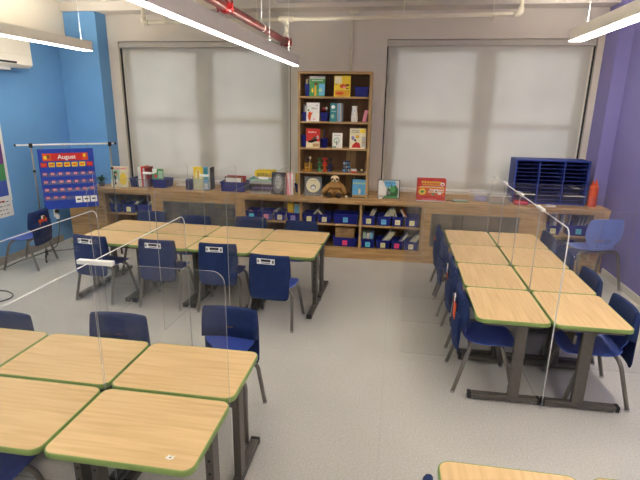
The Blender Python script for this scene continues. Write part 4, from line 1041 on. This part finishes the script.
MB().m('white_plastic').tube([(-.15, 0, 1.52), (1.0, 0, 1.52)], .011, 10).build('top_bar', t)
MB().m('black').tube([(-.17, 0, 1.52), (-.15, 0, 1.52)], .016, 10).build('end_cap', t)
MB().m('black').tube([(1.0, 0, 1.52), (1.02, 0, 1.52)], .016, 10).build('end_cap', t)
MB().m('chair_steel').tube([(.01, 0, .09), (.94, 0, .09)], .009, 8).build('lower_bar', t)
c = thing('pocket_chart', 'blue August calendar pocket chart hanging from the stand', 'chart', (-4.625+.07*cs, 5.504+.07*sn, 0), ang)
CW, Z0, Z1 = .655, .67, 1.465
def cx_(u): return u*CW
YP = -.012
MB().m('chart_blue').box(0, CW, YP-.004, YP, Z0, Z1, bevel=.001).build('backing', c)
for u in (.07, .48, .90):
    MB().m('chrome').tube([(cx_(u)+.0*k, YP-.002+.0*k, 0) for k in (0,)]+[(cx_(u), YP-.002, Z1-.01)], .001, 4) if False else None
    MB().m('chrome').tube([(cx_(u), YP-.002+.022*math.sin(q)+.012, Z1+.018+.036*math.cos(q)) for q in [2*PI*k/16 for k in range(16)]], .003, 6, closed=True).build('ring', c)
MB().m('red_bright').box(.05, CW-.07, YP-.007, YP-.0045, Z1-.155, Z1-.055).m('c_orange').box(.052, .15, YP-.0085, YP-.007, Z1-.15, Z1-.06).box(CW-.14, CW-.072, YP-.0085, YP-.007, Z1-.15, Z1-.06).m('c_yellow').box(.065, .10, YP-.0095, YP-.0085, Z1-.13, Z1-.09).box(CW-.125, CW-.1, YP-.0095, YP-.0085, Z1-.11, Z1-.07).m('c_brown').box(.10, .135, YP-.0095, YP-.0085, Z1-.12, Z1-.075).build('banner', c)
text('lettering', 'August', .075, 'white_plastic', c, (.33, YP-.0078, Z1-.108), (PI/2, 0, 0), .0008, bold=.0015)
for k in range(7):
    x = .02+k*.09
    m_ = 'red_bright' if k in (0, 6) else 'c_yellow'
    b = MB().m(m_).box(x, x+.072, YP-.007, YP-.0045, Z1-.235, Z1-.175)
    b.m('c_orange').box(x+.01, x+.06, YP-.0078, YP-.007, Z1-.215, Z1-.195); b.build('day_card', c)
n_ = 1
for r in range(4):
    zr = Z1-.325-r*.105
    MB().m('clear_plastic').box(.012, CW-.012, YP-.0075, YP-.0065, zr-.035, zr+.012).build('clear_pocket', c)
    for k in range(7 if r < 3 else 3):
        x = .022+k*.09
        MB().m('c_purple').box(x, x+.062, YP-.006, YP-.0045, zr-.025, zr+.025).m('c_pink').box(x+.012, x+.05, YP-.0066, YP-.006, zr-.012, zr+.014).build('date_card', c)
        text('numeral', str(n_), .028, 'c_dred', c, (x+.031, YP-.0068, zr+.001), (PI/2, 0, 0), .0003); n_ += 1
for k, s_ in enumerate(('Mon', 'Tue', 'Wed')):
    x = .375+k*.092
    MB().m('white_plastic').box(x, x+.08, YP-.0085, YP-.0045, Z0+.07, Z0+.155).m('charcoal').box(x+.018, x+.062, YP-.0092, YP-.0085, Z0+.105, Z0+.125).build('word_card', c)

# wall posters on the blue wall
t = thing('wall_poster', 'poster with orange purple green and blue bands on the blue wall', 'poster', (XL+.002, 5.2, 1.0))
b = MB().m('white_plastic').box(XL+.001, XL+.005, 4.75, 5.475, .80, 2.05)
for z0, z1, m_ in ((1.70,2.0,'c_gold'), (1.53,1.70,'c_gold'), (1.28,1.53,'c_purple'), (1.07,1.28,'c_green'), (.87,1.07,'blue_plastic')): b.m(m_).box(XL+.005, XL+.006, 4.78, 5.43, z0, z1)
b.build('sheet', t, world=True)
t = thing('paper_note', 'white handwritten paper below the banded poster', 'paper', (XL+.002, 5.2, .6))
b = MB().m('white_plastic').box(XL+.007, XL+.009, 4.9, 5.46, .60, .86)
b.m('c_grey')
for k in range(4):
    y = 4.98
    while y < 5.38:
        w_ = random.uniform(.02,.06); b.box(XL+.009, XL+.0095, y, y+w_, .64+k*.05, .65+k*.05); y += w_+.02
b.m('c_red').box(XL+.009, XL+.0095, 5.2, 5.34, .80, .815)
b.build('sheet', t, world=True)
# wall outlet with plug, and the black cord
t = thing('wall_outlet', 'white wall outlet with black plug beside the end cabinet', 'outlet', (XL+.005, 6.27, .44))
MB().m('white_plastic').box(XL+.0005, XL+.008, 6.20, 6.28, .40, .53, bevel=.002).build('cover_plate', t, world=True)
MB().m('black').box(XL+.008, XL+.05, 6.215, 6.265, .46, .51, bevel=.005).m('white_plastic').box(XL+.008, XL+.05, 6.22, 6.26, .37, .43, bevel=.004).build('plug', t, world=True)
pts = [(XL+.04,6.24,.37), (XL+.07,6.20,.25), (XL+.10,6.10,.10), (XL+.14,5.98,.015), (XL+.16,5.7,.008), (XL+.12,5.3,.008), (XL+.14,5.0,.008), (XL+.12,4.6,.008)]
def smooth(pts, n=5):
    P = [Vector(p) for p in pts]; out = []
    for i in range(len(P)-1):
        a, b_, c_, d = P[max(i-1,0)], P[i], P[i+1], P[min(i+2,len(P)-1)]
        for k in range(n):
            u = k/n; out.append(.5*((2*b_)+(c_-a)*u+(2*a-5*b_+4*c_-d)*u*u+(3*b_-a-3*c_+d)*u**3))
    out.append(P[-1]); return out
tag(center(MB().m('black').tube(smooth(pts), .006, 8).build('power_cord')), 'black power cord running down the blue wall to the floor', 'cord')
pts = [(-4.45,4.30,.009), (-4.25,4.35,.009), (-4.08,4.28,.009), (-4.02,4.17,.009), (-4.10,4.03,.009), (-4.4,3.9,.009)]
tag(center(MB().m('black').tube(smooth(pts), .007, 8).build('floor_cable')), 'black cable curving over the floor at the left picture edge', 'cord')

# air conditioner on the blue wall
t = thing('air_conditioner', 'white wall mounted air conditioner high on the blue wall', 'air conditioner', (XL, 5.5, 2.44))
b = MB().m('white_paint')
prof = [(0,2.47), (.17,2.47), (.215,2.505), (.215,2.81), (.20,2.84), (0,2.85)]
b.prism([(XL+.001+x, z) for x, z in prof], -5.93, -4.9, mtx=RX(90)); b.build('housing', t, world=True)
MB().m('black').box(XL+.15, XL+.2185, 4.95, 5.66, 2.513, 2.537).build('air_slot', t, world=True)
MB().m('white_plastic').box(XL+.05, XL+.17, 4.95, 5.60, 2.43, 2.4695, bevel=.004).build('louvre', t, world=True)
MB().m('lamp_housing').box(XL+.214, XL+.218, 4.92, 5.92, 2.62, 2.625).build('seam', t, world=True)

# ------------------------------------------------------------------ light, camera, view
w = bpy.data.worlds.new('sky'); bpy.context.scene.world = w; w.use_nodes = True
bg = w.node_tree.nodes['Background']; bg.inputs[0].default_value = (.95,.97,1,1); bg.inputs[1].default_value = 1.0
cam = bpy.data.cameras.new('camera'); co = bpy.data.objects.new('camera', cam); C.objects.link(co)
yaw, pitch, roll, f = .1537, .2747, .0152, 474.4
cy, sy, cp, sp, cr, sr = math.cos(yaw), math.sin(yaw), math.cos(pitch), math.sin(pitch), math.cos(roll), math.sin(roll)
d = Vector((-sy*cp, cy*cp, -sp)); r = Vector((cy, sy, 0)); u = r.cross(d)
r2 = cr*r+sr*u; u2 = -sr*r+cr*u
co.matrix_world = Matrix(((r2.x, u2.x, -d.x, 0), (r2.y, u2.y, -d.y, 0), (r2.z, u2.z, -d.z, 2.05), (0,0,0,1)))
cam.sensor_width = 36; cam.lens = f/640*36; cam.clip_start = .05
sc = bpy.context.scene; sc.camera = co
sc.view_settings.view_transform = 'Standard'; sc.view_settings.look = 'None'; sc.view_settings.gamma = 1; sc.view_settings.use_curve_mapping = False
sc.view_settings.exposure = .9
sc.cycles.transparent_max_bounces = 40; sc.cycles.max_bounces = 8; sc.cycles.diffuse_bounces = 5
